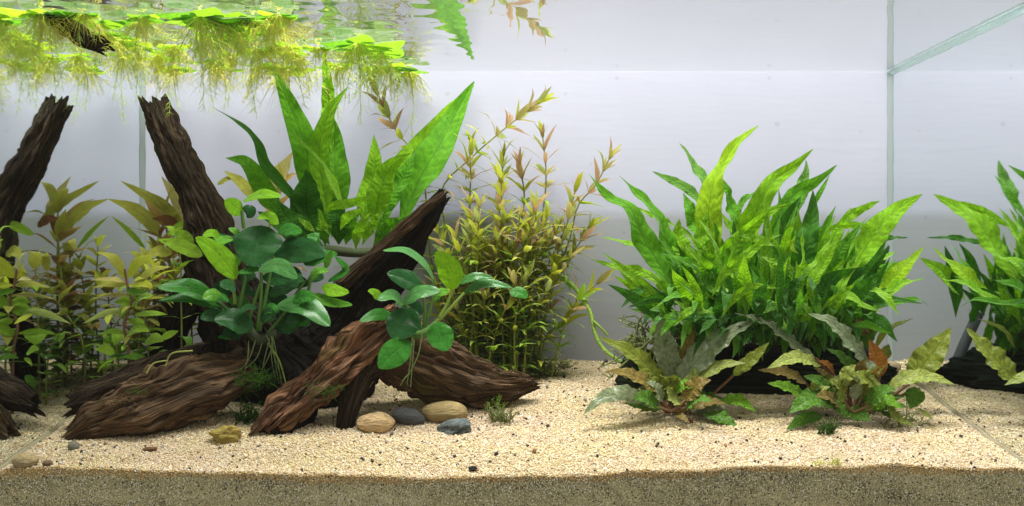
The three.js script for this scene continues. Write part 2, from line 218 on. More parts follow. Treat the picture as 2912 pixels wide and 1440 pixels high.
  km.name = 'gravel_specks'; tag(km, null, null, null, 'stuff'); sandGroup.add(km);
}

// ---------------------------------------------------------------- driftwood: swept limbs with long fibrous grooves
const woodMap = tex(512, 1024, (u, v) => { const c = Math.cos(u * TAU), s = Math.sin(u * TAU), a = fbm(c * 7, s * 7, v * 7, 4), b = fbm(c * 22, s * 22, v * 14, 3), d = fbm(c * 2, s * 2, v * 5 + 4, 3); const hi = sat((a + b * 0.8 - 0.1) * 3), wornp = sat(fbm(c * 1.6 + 4, s * 1.6, v * 4 + 2, 4) * 4 - 0.4), k = (0.5 + 0.8 * a + 0.7 * b + 0.35 * hi) * (1 + 0.8 * wornp) + 0.12 * wornp; const g = sat(fbm(c * 2.5, s * 2.5 + 5, v * 6, 4) * 3 - 0.35) * 0.5; return [sat(k * (0.9 + 0.3 * d) * (1 - 0.45 * g)), sat(k * (0.8 + 0.1 * g)), sat(k * (0.7 - 0.25 * d) * (1 - 0.5 * g))]; });
const woodBump = tex(512, 1024, (u, v) => { const c = Math.cos(u * TAU), s = Math.sin(u * TAU); return 0.5 + 0.6 * fbm(c * 12, s * 12, v * 9, 4) + 0.3 * fbm(c * 30, s * 30, v * 16, 3); });
const wd = (c) => dull(c, { specularIntensity: 0.3, map: woodMap, bumpMap: woodBump, bumpScale: 0.004, roughness: 0.85 });
const wood = { mid: wd([0.062, 0.043, 0.028]), dark: wd([0.02, 0.0155, 0.013]), red: wd([0.26, 0.145, 0.085]), grey: wd([0.16, 0.105, 0.062]) };  // dark: wet bogwood brown, deepened to carry shade inside the stump
function limb(cr, rows, o = {}) {          // rows: [x, y, depth, half width in the crop's pixels]
  const { flat = 0.9, amp = 0.16, fib = 0.07, gx = 3.2, gz = 16, sd = 1, N = 230, M = 150, jag = [0.004, 0.004], twist = 0, crack = 1, pits = 0.1, rugged = 0.2 } = o;
  const c = new THREE.CatmullRomCurve3(rows.map((r) => cr.at(r[0], r[1], r[2])), false, 'centripetal'), R = rows.map((r) => cr.len(r[3], r[2])), len = c.getLength();
  const knots = []; for (let i = 0; i < 7; i++) knots.push([rr(0.06, 0.94), rr(0, TAU), rr(-0.32, 0.42), rr(0.25, 0.6)]);
  const P = [], U = [], X = [], p = new V3(), T = new V3(), n1 = new V3(), n2 = new V3(), Z = new V3(0, 0, 1), tt = rows.map((_, i) => i / (rows.length - 1));
  const rad = (t) => { const f = t * (R.length - 1), i = Math.min(Math.floor(f), R.length - 2); const x = f - i, s = x * x * (3 - 2 * x); return lerp(R[i], R[i + 1], s); };
  for (let i = 0; i <= N; i++) {
    const t = i / N; c.getPoint(t, p); c.getTangent(t, T); n1.crossVectors(T, Z).normalize(); n2.crossVectors(n1, T).normalize();
    for (let j = 0; j <= M; j++) {
      const a = j / M * TAU + twist * t, ca = Math.cos(a), sa = Math.sin(a), z = t * len;
      const wp = 0.55 * ns(z * 20, sd, ca * 0.8) + 0.2 * ns(z * 60, sd + 3, sa), cw = Math.cos(a + wp), sw = Math.sin(a + wp), pt = sat(0.45 + 1.3 * ns(ca * 1.4 + sd, sa * 1.4, z * 26));
      const rd = 1 - Math.abs(ns(cw * gx + sd, sw * gx, z * gz)) * 2, f1 = ns(cw * 8 + sd, sw * 8, z * gz * 2), f2 = ns(cw * 19, sw * 19 + sd, z * gz * 2.6), big = ns(ca * 1.1 + sd * 3, sa * 1.1, z * 24), kn = ns(ca * 3 + sd, sa * 3, z * 70);
      const wear = sat(0.55 + 2.2 * ns(ca * 1.1 + sd * 2, sa * 1.1, z * 17 + 3)), ck = sat(1 - Math.abs(ns(cw * 4.5 + sd, sw * 4.5, z * gz * 0.8)) * 9) * sat(0.3 + 2 * ns(sa * 2, ca * 2 + sd, z * 30)), ck2 = sat(1 - Math.abs(ns(cw * 11 + sd, sw * 11, z * gz * 1.7 + 4)) * 6), pit = sat((ns(cw * 5, sw * 5 + sd, z * 55) - 0.28) * 5);
      let lump = 0; for (const [kt, ka, kh, kw] of knots) { const da = Math.atan2(Math.sin(a - ka), Math.cos(a - ka)) / kw, dt = (t - kt) * len / (rad(kt) * kw * 1.5); const e = da * da + dt * dt; if (e < 6) lump += kh * Math.exp(-e) * (kh > 0 ? 1 : 1 - 0.9 * Math.exp(-e * 5)); }
      let r = rad(t) * (1 - crack * (0.04 + wear) * (0.18 * ck + 0.06 * ck2) - pits * pit + amp * 0.5 * wear * pt * (rd - 0.55) + fib * (0.15 + wear) * pt * (f1 * 0.8 + f2 * 0.6) + 0.42 * big + rugged * kn + rugged * 0.3 * ns(ca * 6 + sd, sa * 6, z * 150) + lump + 0.05 * ns(cw * 6, sw * 6, z * 160));
      const ends = Math.min(t / 0.03, (1 - t) / 0.03, 1); let shift = 0;
      if (ends < 1) { const wn = ns(ca * 1.3 + sd, sa * 1.3, t > 0.5 ? 5 : 1) * 1.3 + 0.4 * ns(ca * 5 + sd, sa * 5, 2) + 0.2 * ns(ca * 14, sa * 14, sd); shift = (1 - ends) * wn * (t > 0.5 ? jag[1] : -jag[0]) * 1.5; }
      P.push(p.x + T.x * shift + n1.x * ca * r + n2.x * sa * r * flat, p.y + T.y * shift + n1.y * ca * r + n2.y * sa * r * flat, p.z + T.z * shift + n1.z * ca * r + n2.z * sa * r * flat); U.push(j / M, t * clamp(len / 0.25, 0.3, 1));
    }
  }
  for (let i = 0; i < N; i++) for (let j = 0; j < M; j++) { const k = i * (M + 1) + j; X.push(k, k + 1, k + M + 1, k + 1, k + M + 2, k + M + 1); }
  const g = new THREE.BufferGeometry();
  for (const end of [0, 1]) {                // broken ends: two rings shrinking inwards
    const ring = end * N * (M + 1); c.getPoint(end, p); c.getTangent(end, T); let prev = ring;
    for (const [sc, inn] of [[0.8, 0.001], [0.5, 0.004], [0.2, 0.002], [0.01, 0.003]]) {
      const at = P.length / 3; for (let j = 0; j <= M; j++) { const k = (ring + j) * 3, w = ns(j * 0.35, sc * 9, sd) * 0.0022; P.push(p.x + (P[k] - p.x) * sc - T.x * (end ? 1 : -1) * (inn + w), p.y + (P[k + 1] - p.y) * sc - T.y * (end ? 1 : -1) * (inn + w), p.z + (P[k + 2] - p.z) * sc - T.z * (end ? 1 : -1) * (inn + w)); U.push(j / M, end * 0.9 + sc * 0.05); }
      for (let j = 0; j < M; j++) { const a = prev + j, b = at + j; end ? X.push(a, a + 1, b, a + 1, b + 1, b) : X.push(a, b, a + 1, a + 1, b, b + 1); } prev = at;
    }
  }
  g.setAttribute('position', new THREE.Float32BufferAttribute(P, 3)); g.setAttribute('uv', new THREE.Float32BufferAttribute(U, 2)); g.setIndex(X); g.computeVertexNormals();
  { const q = g.attributes.normal; for (let i = 0; i <= N; i++) { const a = i * (M + 1), b = a + M, x = q.getX(a) + q.getX(b), y = q.getY(a) + q.getY(b), z = q.getZ(a) + q.getZ(b), l = Math.hypot(x, y, z) || 1; q.setXYZ(a, x / l, y / l, z / l); q.setXYZ(b, x / l, y / l, z / l); } }
  return g;
}
{
  const base = V.at(760, 1000, 0.11); base.y = sandY(base.x, 0.11);
  const w = thing('driftwood', 'large dark branching driftwood stump with two upright limbs behind the broad green leaves', 'driftwood', base);
  part('branch', limb(V, [[388, 260, 0.152, 33], [422, 340, 0.15, 37], [466, 440, 0.146, 44], [520, 560, 0.14, 58], [560, 700, 0.135, 64], [640, 850, 0.13, 70], [700, 960, 0.13, 70]], { sd: 2, jag: [0.008, 0.004], fib: 0.09 }), wood.mid, w);
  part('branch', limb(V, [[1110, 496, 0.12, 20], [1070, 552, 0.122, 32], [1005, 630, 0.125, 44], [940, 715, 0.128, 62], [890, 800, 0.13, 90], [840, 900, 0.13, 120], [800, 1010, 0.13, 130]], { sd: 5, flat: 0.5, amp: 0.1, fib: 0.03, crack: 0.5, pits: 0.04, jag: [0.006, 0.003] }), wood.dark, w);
  part('lit_edge', limb(V, [[1116, 488, 0.112, 9], [1066, 528, 0.112, 13], [1000, 588, 0.112, 15], [930, 650, 0.112, 18], [860, 712, 0.112, 22]], { sd: 6, N: 140, M: 60, flat: 1.2, amp: 0.3, fib: 0.14 }), wood.grey, w);  // lit upper edge of the dark limb, put in as a paler strip
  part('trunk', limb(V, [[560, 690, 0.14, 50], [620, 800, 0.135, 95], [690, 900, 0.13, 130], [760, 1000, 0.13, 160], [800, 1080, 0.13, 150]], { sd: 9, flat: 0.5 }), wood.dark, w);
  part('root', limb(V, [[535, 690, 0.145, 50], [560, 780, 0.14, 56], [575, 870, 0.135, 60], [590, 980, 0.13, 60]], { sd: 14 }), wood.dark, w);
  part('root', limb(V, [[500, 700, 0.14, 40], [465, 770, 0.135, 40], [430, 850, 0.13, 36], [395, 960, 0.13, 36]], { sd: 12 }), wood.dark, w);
  part('root', limb(V, [[1010, 800, 0.1, 40], [950, 850, 0.088, 56], [880, 910, 0.075, 58], [800, 970, 0.066, 52], [725, 1030, 0.058, 48], [655, 1095, 0.05, 34]], { sd: 15, amp: 0.2, fib: 0.06, gx: 2.4, pits: 0.34, rugged: 0.42, crack: 0.45, jag: [0.003, 0.006] }), wood.red, w);
  part('root', limb(V, [[930, 900, 0.082, 50], [905, 950, 0.076, 34], [885, 1010, 0.07, 26], [868, 1085, 0.066, 22]], { sd: 18, amp: 0.2, N: 120 }), wood.mid, w);
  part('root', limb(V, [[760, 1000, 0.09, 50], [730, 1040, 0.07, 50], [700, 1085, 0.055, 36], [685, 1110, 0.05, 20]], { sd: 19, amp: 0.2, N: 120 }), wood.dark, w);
  part('root', limb(V, [[900, 860, 0.1, 60], [1000, 880, 0.096, 72], [1090, 915, 0.1, 66], [1180, 950, 0.105, 56], [1270, 968, 0.11, 40], [1345, 962, 0.115, 18]], { sd: 22, amp: 0.28, fib: 0.1, gx: 2.6, rugged: 0.3, crack: 0.8, jag: [0.004, 0.008] }), wood.grey, w);
  const lb = ground(400, 1090);
  const l = thing('driftwood_log', 'brown weathered driftwood log lying on the sand at the left', 'driftwood log', lb);
  part('log', limb(V, [[178, 1098, 0.045, 26], [250, 1062, 0.05, 50], [340, 1030, 0.055, 68], [430, 995, 0.062, 76], [520, 960, 0.075, 74], [620, 930, 0.09, 56]], { sd: 31, amp: 0.26, fib: 0.1, gx: 2.4, flat: 0.8, rugged: 0.25, pits: 0.2, crack: 0.8, jag: [0.008, 0.004] }), wood.grey, l);
  part('broken_limb', limb(V, [[176, 1024, 0.062, 26], [240, 996, 0.066, 34], [330, 960, 0.072, 40], [420, 930, 0.08, 44], [520, 905, 0.09, 44]], { sd: 37, amp: 0.26, fib: 0.12, jag: [0.006, 0.004] }), wood.mid, l);
  const fr = E.at(620, 270, 0.06);
  tag(part('mirrored_limb_end', (() => { const g = limb(E, [[330, 130, 0.012, 40], [480, 190, 0.02, 60], [620, 280, 0.03, 66], [760, 350, 0.038, 56]], { sd: 41, N: 80, M: 60, flat: 0.4, jag: [0.003, 0.006] }); return g; })(), wood.mid), 'added brown bark fragment caught among the floating plants at upper left', 'reflection');  // added piece shaped like the reflection of the upright limb's end
}

// ---------------------------------------------------------------- java ferns
function frond(plant, cr, spots, d0, d1, w, tone, o = {}) { return leaf(plant, cr, spots, d0, d1, w, fern[tone], { name: 'frond', L: 56, W: 10, wave: rr(0.1, 0.24), freq: rr(9, 17), fold: rr(0.05, 0.35), quilt: 0.014, rag: 0.12, ripple: rr(0.05, 0.16), ...o }); }
{
  const b = A.at(1330, 1360, 0.15), f = thing('java_fern', 'tall java fern with long crinkled green fronds growing between the two driftwood limbs', 'fern', b);
  const T = [
    [[[1300, 1280], [1250, 900], [1190, 560], [1090, 290], [970, 20]], 0.16, 0.155, 225, 'md', {}],
    [[[1400, 1280], [1330, 900], [1300, 640], [1390, 360], [1520, 175]], 0.155, 0.15, 165, 'lt', { r1: 0.4 }],
    [[[1440, 1280], [1440, 980], [1405, 680], [1400, 330]], 0.165, 0.17, 235, 'md', {}],
    [[[1410, 700], [1370, 380], [1365, 160], [1340, -110]], 0.17, 0.165, 110, 'lt', { wave: 0.4, freq: 24 }],
    [[[1500, 1150], [1430, 920], [1310, 730], [1210, 610], [1105, 490]], 0.135, 0.135, 105, 'lt', { r0: 0.9, r1: 1.1 }],
    [[[1290, 1290], [1160, 1060], [1030, 880], [910, 720], [850, 580], [700, 430], [515, 318]], 0.14, 0.13, 130, 'dk', { r0: 0.5, r1: 1.0, wave: 0.1 }],
    [[[1080, 1180], [960, 1010], [840, 830], [740, 725], [622, 690]], 0.14, 0.15, 170, 'md', {}],
    [[[1290, 1300], [1220, 1060], [1200, 780]], 0.135, 0.14, 260, 'dk', {}],
    [[[1640, 1250], [1650, 1010], [1700, 760], [1718, 525]], 0.16, 0.17, 165, 'lt', {}],
    [[[1880, 1270], [1990, 950], [2160, 640], [2300, 390], [2452, 140]], 0.17, 0.222, 262, 'md', { profile: 'fern', r0: -0.2, r1: 0.3 }],
    [[[1720, 1260], [1850, 840], [2060, 600], [2270, 360], [2440, 165]], 0.185, 0.222, 190, 'lt', { r0: 0.5, r1: 0.3 }],
    [[[1700, 1240], [1740, 960], [1820, 780], [1970, 660]], 0.155, 0.145, 190, 'lt', { r1: 0.6 }],
    [[[1780, 1260], [1790, 1040], [1900, 860], [2010, 640]], 0.17, 0.18, 190, 'md', { r1: -0.4 }],
    [[[1320, 1140], [1400, 1050], [1540, 1025], [1710, 960]], 0.12, 0.11, 80, 'lt', { r0: 0.6, wave: 0.25 }],
    [[[1330, 1330], [1140, 1180], [980, 1010]], 0.13, 0.12, 190, 'dk', {}],
    [[[1380, 1330], [1260, 1120], [1160, 900]], 0.145, 0.14, 190, 'dk', {}],
    [[[1450, 1330], [1440, 1150], [1400, 990]], 0.125, 0.12, 200, 'dk', {}],
    [[[1340, 1340], [1090, 1230], [860, 1080]], 0.14, 0.13, 170, 'dk', {}],
    [[[1500, 1330], [1540, 1180], [1610, 1060]], 0.13, 0.12, 150, 'md', {}],
    [[[1460, 1220], [1510, 1130], [1620, 1060]], 0.115, 0.1, 80, 'lt', { r0: 0.5 }],
    [[[1620, 1330], [1680, 1200], [1790, 1080]], 0.14, 0.13, 110, 'lt', {}],
    [[[1700, 1340], [1800, 1210], [1980, 1120]], 0.14, 0.13, 120, 'md', { r0: 0.4 }],
    [[[1350, 1340], [1340, 1180], [1300, 1060]], 0.12, 0.115, 120, 'md', {}],
    [[[1380, 1260], [1330, 1160], [1305, 1070]], 0.11, 0.105, 50, 'lt', {}],
    [[[1570, 1370], [1600, 1200], [1690, 1100]], 0.12, 0.11, 90, 'lt', { r0: 0.5 }],
    [[[1280, 1240], [1210, 1180], [1150, 1130]], 0.115, 0.105, 60, 'lt', {}],
  ];
  for (const [s, d0, d1, w, tone, o] of T) frond(f, A, s, d0, d1, w * 0.88, tone, { wave: rr(0.16, 0.32), freq: rr(12, 19), ripple: rr(0.07, 0.16), ...o });
  part('rhizome', tube([A.at(1150, 1400, 0.13), A.at(1350, 1370, 0.14), A.at(1600, 1390, 0.15), A.at(1800, 1360, 0.16)], 0.004, 0.003), stalk.dk, f);
}
{
  const b = D.at(1300, 520, 0.14), f = thing('java_fern', 'wide dense java fern clump with wavy bright green fronds on the dark rock at right', 'fern', b);
  const T = [
    [C, [[700, 1420], [600, 1130], [470, 880], [350, 670], [220, 610], [50, 432]], 0.125, 0.13, 225, 'md', { profile: 'tail' }],
    [C, [[760, 1330], [660, 1000], [570, 770], [470, 620], [390, 530], [285, 430]], 0.14, 0.15, 150, 'md', {}],
    [C, [[760, 1420], [600, 1240], [450, 1150], [270, 1110], [85, 1045]], 0.12, 0.1, 105, 'lt', {}],
    [C, [[560, 1010], [350, 930], [150, 885]], 0.16, 0.17, 60, 'lt', {}],
    [C, [[720, 820], [550, 730], [400, 670]], 0.17, 0.18, 60, 'lt', {}],
    [C, [[1030, 1350], [960, 1000], [950, 700], [1010, 440], [1140, 200], [1300, 64]], 0.13, 0.12, 240, 'yl', { quilt: 0.03 }],
    [C, [[960, 800], [900, 460], [810, 310], [720, 204]], 0.19, 0.2, 120, 'bl', {}],
    [C, [[920, 700], [820, 560], [700, 490], [530, 400]], 0.19, 0.2, 95, 'bl', {}],
    [C, [[900, 980], [830, 740], [740, 570]], 0.17, 0.18, 150, 'md', {}],
    [C, [[860, 1280], [740, 960], [730, 755]], 0.145, 0.145, 220, 'lt', { quilt: 0.025 }],
    [C, [[1000, 1250], [900, 1010], [880, 850], [930, 700]], 0.12, 0.12, 170, 'lt', { quilt: 0.04, r0: 0.4 }],
    [C, [[1160, 1000], [1110, 680], [1040, 430]], 0.18, 0.185, 130, 'md', {}],
    [C, [[1160, 760], [1190, 620], [1340, 540]], 0.18, 0.19, 60, 'md', { r0: 0.7 }],
    [C, [[1100, 1340], [1160, 960], [1270, 720], [1410, 490], [1560, 385], [1712, 248]], 0.13, 0.13, 215, 'lt', { quilt: 0.025 }],
    [C, [[1590, 720], [1640, 470], [1648, 320]], 0.19, 0.2, 125, 'bl', {}],
    [C, [[1280, 1060], [1440, 760], [1600, 560], [1730, 470], [1876, 354]], 0.14, 0.16, 165, 'md', { r0: 0.3 }],
    [C, [[1600, 1420], [1640, 1100], [1680, 820], [1695, 545]], 0.105, 0.11, 225, 'dk', {}],
    [C, [[1360, 1300], [1450, 960], [1520, 760], [1640, 600]], 0.14, 0.145, 230, 'dk', {}],
    [C, [[1040, 1180], [1190, 880], [1350, 730], [1532, 648]], 0.115, 0.11, 140, 'lt', { r0: 0.4 }],
    [C, [[960, 1330], [1060, 1150], [1190, 1040], [1330, 930], [1472, 874]], 0.09, 0.075, 105, 'lt', { r0: 0.3 }],
    [C, [[1570, 1230], [1480, 1110], [1380, 1050], [1290, 1030]], 0.09, 0.085, 75, 'lt', { r0: 0.8 }],
    [C, [[1760, 920], [1860, 820], [2000, 800], [2140, 830], [2250, 872]], 0.12, 0.11, 70, 'lt', { r0: 0.8 }],
    [C, [[1850, 830], [1990, 720], [2200, 624]], 0.16, 0.17, 95, 'lt', { r0: 0.4 }],
    [C, [[1930, 1330], [2030, 1060], [2150, 880], [2320, 700], [2502, 568]], 0.14, 0.15, 255, 'lt', { quilt: 0.025 }],
    [C, [[1720, 1200], [1850, 1010], [2040, 850]], 0.13, 0.13, 110, 'lt', {}],
    [C, [[1960, 1270], [2140, 1090], [2310, 990]], 0.12, 0.125, 140, 'lt', { wave: 0.25 }],
    [C, [[2080, 1400], [2250, 1230], [2400, 1090], [2515, 955]], 0.14, 0.15, 165, 'yl', { wave: 0.25 }],
    [C, [[2100, 1420], [2300, 1270], [2515, 1180]], 0.13, 0.145, 110, 'lt', { wave: 0.25 }],
    [C, [[1680, 1400], [1850, 1210], [2050, 1140], [2210, 1130]], 0.1, 0.1, 170, 'dk', { r0: 0.3 }],
    [C, [[2020, 960], [2230, 900], [2400, 885]], 0.15, 0.17, 60, 'dk', {}],
    [C, [[1060, 1400], [860, 1160], [720, 1040], [590, 1010]], 0.11, 0.095, 135, 'md', { r0: 0.4 }],
    [C, [[1440, 960], [1300, 900], [1165, 875]], 0.1, 0.09, 90, 'lt', { wave: 0.3 }],
    [C, [[1100, 1320], [1080, 1010], [1240, 780]], 0.12, 0.115, 185, 'lt', { quilt: 0.025 }],
    [D, [[1150, 420], [1230, 290], [1380, 165], [1600, 185]], 0.09, 0.075, 80, 'lt', { r0: 0.4 }],
    [D, [[900, 300], [700, 285], [600, 270], [455, 245]], 0.12, 0.1, 60, 'lt', {}],
    [D, [[1130, 420], [1010, 340], [900, 330], [820, 280]], 0.1, 0.08, 90, 'lt', { r0: 0.5, profile: 'oval' }],
    [D, [[1120, 360], [980, 345], [880, 380], [810, 460]], 0.085, 0.075, 85, 'lt', { r0: 0.6 }],
    [D, [[1880, 360], [2010, 240], [2245, 112]], 0.09, 0.085, 85, 'lt', { r0: 0.5 }],
    [D, [[1950, 430], [2200, 320], [2420, 290], [2600, 265], [2700, 318]], 0.11, 0.12, 95, 'md', { r0: 0.5 }],
    [D, [[1740, 430], [1800, 360], [1740, 290]], 0.09, 0.085, 80, 'lt', { profile: 'oval' }],
    [D, [[1700, 330], [1600, 300], [1520, 330]], 0.1, 0.09, 50, 'md', {}],
    [D, [[1820, 60], [1950, 90], [2060, 10]], 0.11, 0.1, 90, 'lt', { r0: 0.5 }],
    [C, [[1600, 1010], [1550, 960], [1575, 870]], 0.085, 0.08, 50, 'yl', {}],
    [C, [[1560, 1180], [1530, 1110], [1480, 1070]], 0.085, 0.08, 70, 'lt', {}],
    [C, [[1640, 800], [1730, 600], [1830, 435]], 0.17, 0.18, 60, 'md', { r0: 0.5 }],
  ];
  for (const [cr, s, d0, d1, w, tone, o] of T) frond(f, cr, s, d0, d1, w * 0.74, tone, { r0: rr(-0.35, 0.35), r1: rr(-0.9, 0.9), wave: rr(0.24, 0.46), freq: rr(13, 22), ripple: rr(0.1, 0.22), ...o });
  for (let i = 0; i < 64; i++) {            // middling fronds that fill the body of the clump
    const x = rr(800, 2080), y = rr(1330, 1480), lean = (x - 1400) / 700, d = rr(0.1, 0.185), tx = x + lean * rr(150, 460) + rr(-160, 160), ty = 700 + 300 * Math.abs(lean) + rr(-40, 330);
    frond(f, C, [[x, y], [lerp(x, tx, 0.3), lerp(y, ty, 0.4)], [lerp(x, tx, 0.6), lerp(y, ty, 0.75)], [tx, ty]], d, d + rr(-0.02, 0.01), rr(60, 122), rnd() < 0.2 ? 'dk' : rnd() < 0.5 ? 'md' : rnd() < 0.95 ? 'lt' : 'old', { r0: rr(-0.6, 0.6), r1: rr(-1.0, 1.0) });
  }
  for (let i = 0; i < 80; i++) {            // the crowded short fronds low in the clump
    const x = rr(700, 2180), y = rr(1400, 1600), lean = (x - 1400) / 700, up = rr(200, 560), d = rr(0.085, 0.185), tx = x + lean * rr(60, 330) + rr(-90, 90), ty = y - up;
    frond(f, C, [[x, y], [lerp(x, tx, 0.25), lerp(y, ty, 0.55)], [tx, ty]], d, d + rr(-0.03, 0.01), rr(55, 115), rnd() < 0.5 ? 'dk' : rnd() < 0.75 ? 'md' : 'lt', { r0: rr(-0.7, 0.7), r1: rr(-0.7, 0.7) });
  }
  for (let i = 0; i < 70; i++) {            // slender fronds rising from low down
    const x = rr(720, 2180), y = rr(440, 600), lean = (x - 1450) / 730, d = rr(0.085, 0.15), tx = x + lean * rr(80, 420) + rr(-150, 150), ty = rr(-80, 330);
    frond(f, D, [[x, y], [lerp(x, tx, 0.3), lerp(y, ty, 0.45)], [lerp(x, tx, 0.65), lerp(y, ty, 0.8)], [tx, ty]], d, d - rr(-0.005, 0.02), rr(50, 92), rnd() < 0.22 ? 'dk' : rnd() < 0.5 ? 'md' : rnd() < 0.93 ? 'lt' : 'old', { r0: rr(-0.6, 0.6), r1: rr(-1.0, 1.0), wave: rr(0.15, 0.3), freq: rr(12, 18) });
  }
  for (let i = 0; i < 36; i++) {            // narrow bright fronds standing out of the crown
    const x = rr(950, 1950), y = rr(1300, 1420), lean = (x - 1430) / 600, d = rr(0.095, 0.17), tx = x + lean * rr(220, 620) + rr(-140, 140), ty = 560 + 330 * Math.abs(lean) + rr(-60, 260);
    frond(f, C, [[x, y], [lerp(x, tx, 0.25) + rr(-30, 30), lerp(y, ty, 0.4)], [lerp(x, tx, 0.6) + rr(-40, 40), lerp(y, ty, 0.72)], [tx, ty]], d, d + rr(-0.03, 0.01), rr(60, 100), rnd() < 0.3 ? 'md' : rnd() < 0.85 ? 'lt' : 'yl', { r0: rr(-0.6, 0.6), r1: rr(-1.1, 1.1), wave: rr(0.25, 0.5), freq: rr(12, 20), ripple: rr(0.12, 0.28) });
  }
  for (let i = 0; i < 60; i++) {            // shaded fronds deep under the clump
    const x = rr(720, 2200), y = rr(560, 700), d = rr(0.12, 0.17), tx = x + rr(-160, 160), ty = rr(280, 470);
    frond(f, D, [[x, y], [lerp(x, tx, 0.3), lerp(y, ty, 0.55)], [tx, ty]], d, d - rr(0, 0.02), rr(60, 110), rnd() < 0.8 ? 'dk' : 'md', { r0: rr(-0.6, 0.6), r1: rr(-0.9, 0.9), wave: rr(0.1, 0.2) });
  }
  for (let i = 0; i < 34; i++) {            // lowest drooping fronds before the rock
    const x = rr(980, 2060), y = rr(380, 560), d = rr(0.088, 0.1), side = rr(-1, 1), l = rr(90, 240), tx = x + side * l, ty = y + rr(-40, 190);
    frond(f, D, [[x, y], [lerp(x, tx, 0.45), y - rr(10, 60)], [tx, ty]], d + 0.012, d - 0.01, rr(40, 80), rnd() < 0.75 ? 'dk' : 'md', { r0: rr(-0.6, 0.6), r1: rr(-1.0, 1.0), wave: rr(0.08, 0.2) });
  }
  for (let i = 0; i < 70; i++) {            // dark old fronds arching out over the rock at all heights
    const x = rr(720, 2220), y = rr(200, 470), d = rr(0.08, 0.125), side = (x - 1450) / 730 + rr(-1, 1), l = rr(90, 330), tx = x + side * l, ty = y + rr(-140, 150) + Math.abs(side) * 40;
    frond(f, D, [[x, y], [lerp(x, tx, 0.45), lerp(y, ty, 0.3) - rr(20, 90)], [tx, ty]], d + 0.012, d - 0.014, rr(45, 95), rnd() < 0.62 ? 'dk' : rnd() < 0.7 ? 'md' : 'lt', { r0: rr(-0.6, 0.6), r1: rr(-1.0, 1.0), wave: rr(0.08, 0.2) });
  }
  { const gs = []; for (let i = 0; i < 260; i++) { const x = rr(760, 2180), y = rr(420, 560), d = rr(0.115, 0.14); gs.push(tube([D.at(x, y, d), D.at(x + rr(-40, 40), y + 50, d - 0.004), D.at(x + rr(-80, 80), y + rr(60, 150), d - 0.002)], 0.0004, 0.0002, 6, 3)); } tag(part('root_mass', mergeGeometries(gs), dull([0.04, 0.028, 0.014]), f), null, null, null, 'stuff'); }
  part('rhizome', tube([D.at(820, 500, 0.15), D.at(1200, 560, 0.14), D.at(1500, 520, 0.15), D.at(1800, 570, 0.145), D.at(2150, 520, 0.15)], 0.004, 0.003), dull([0.04, 0.05, 0.02]), f);
}

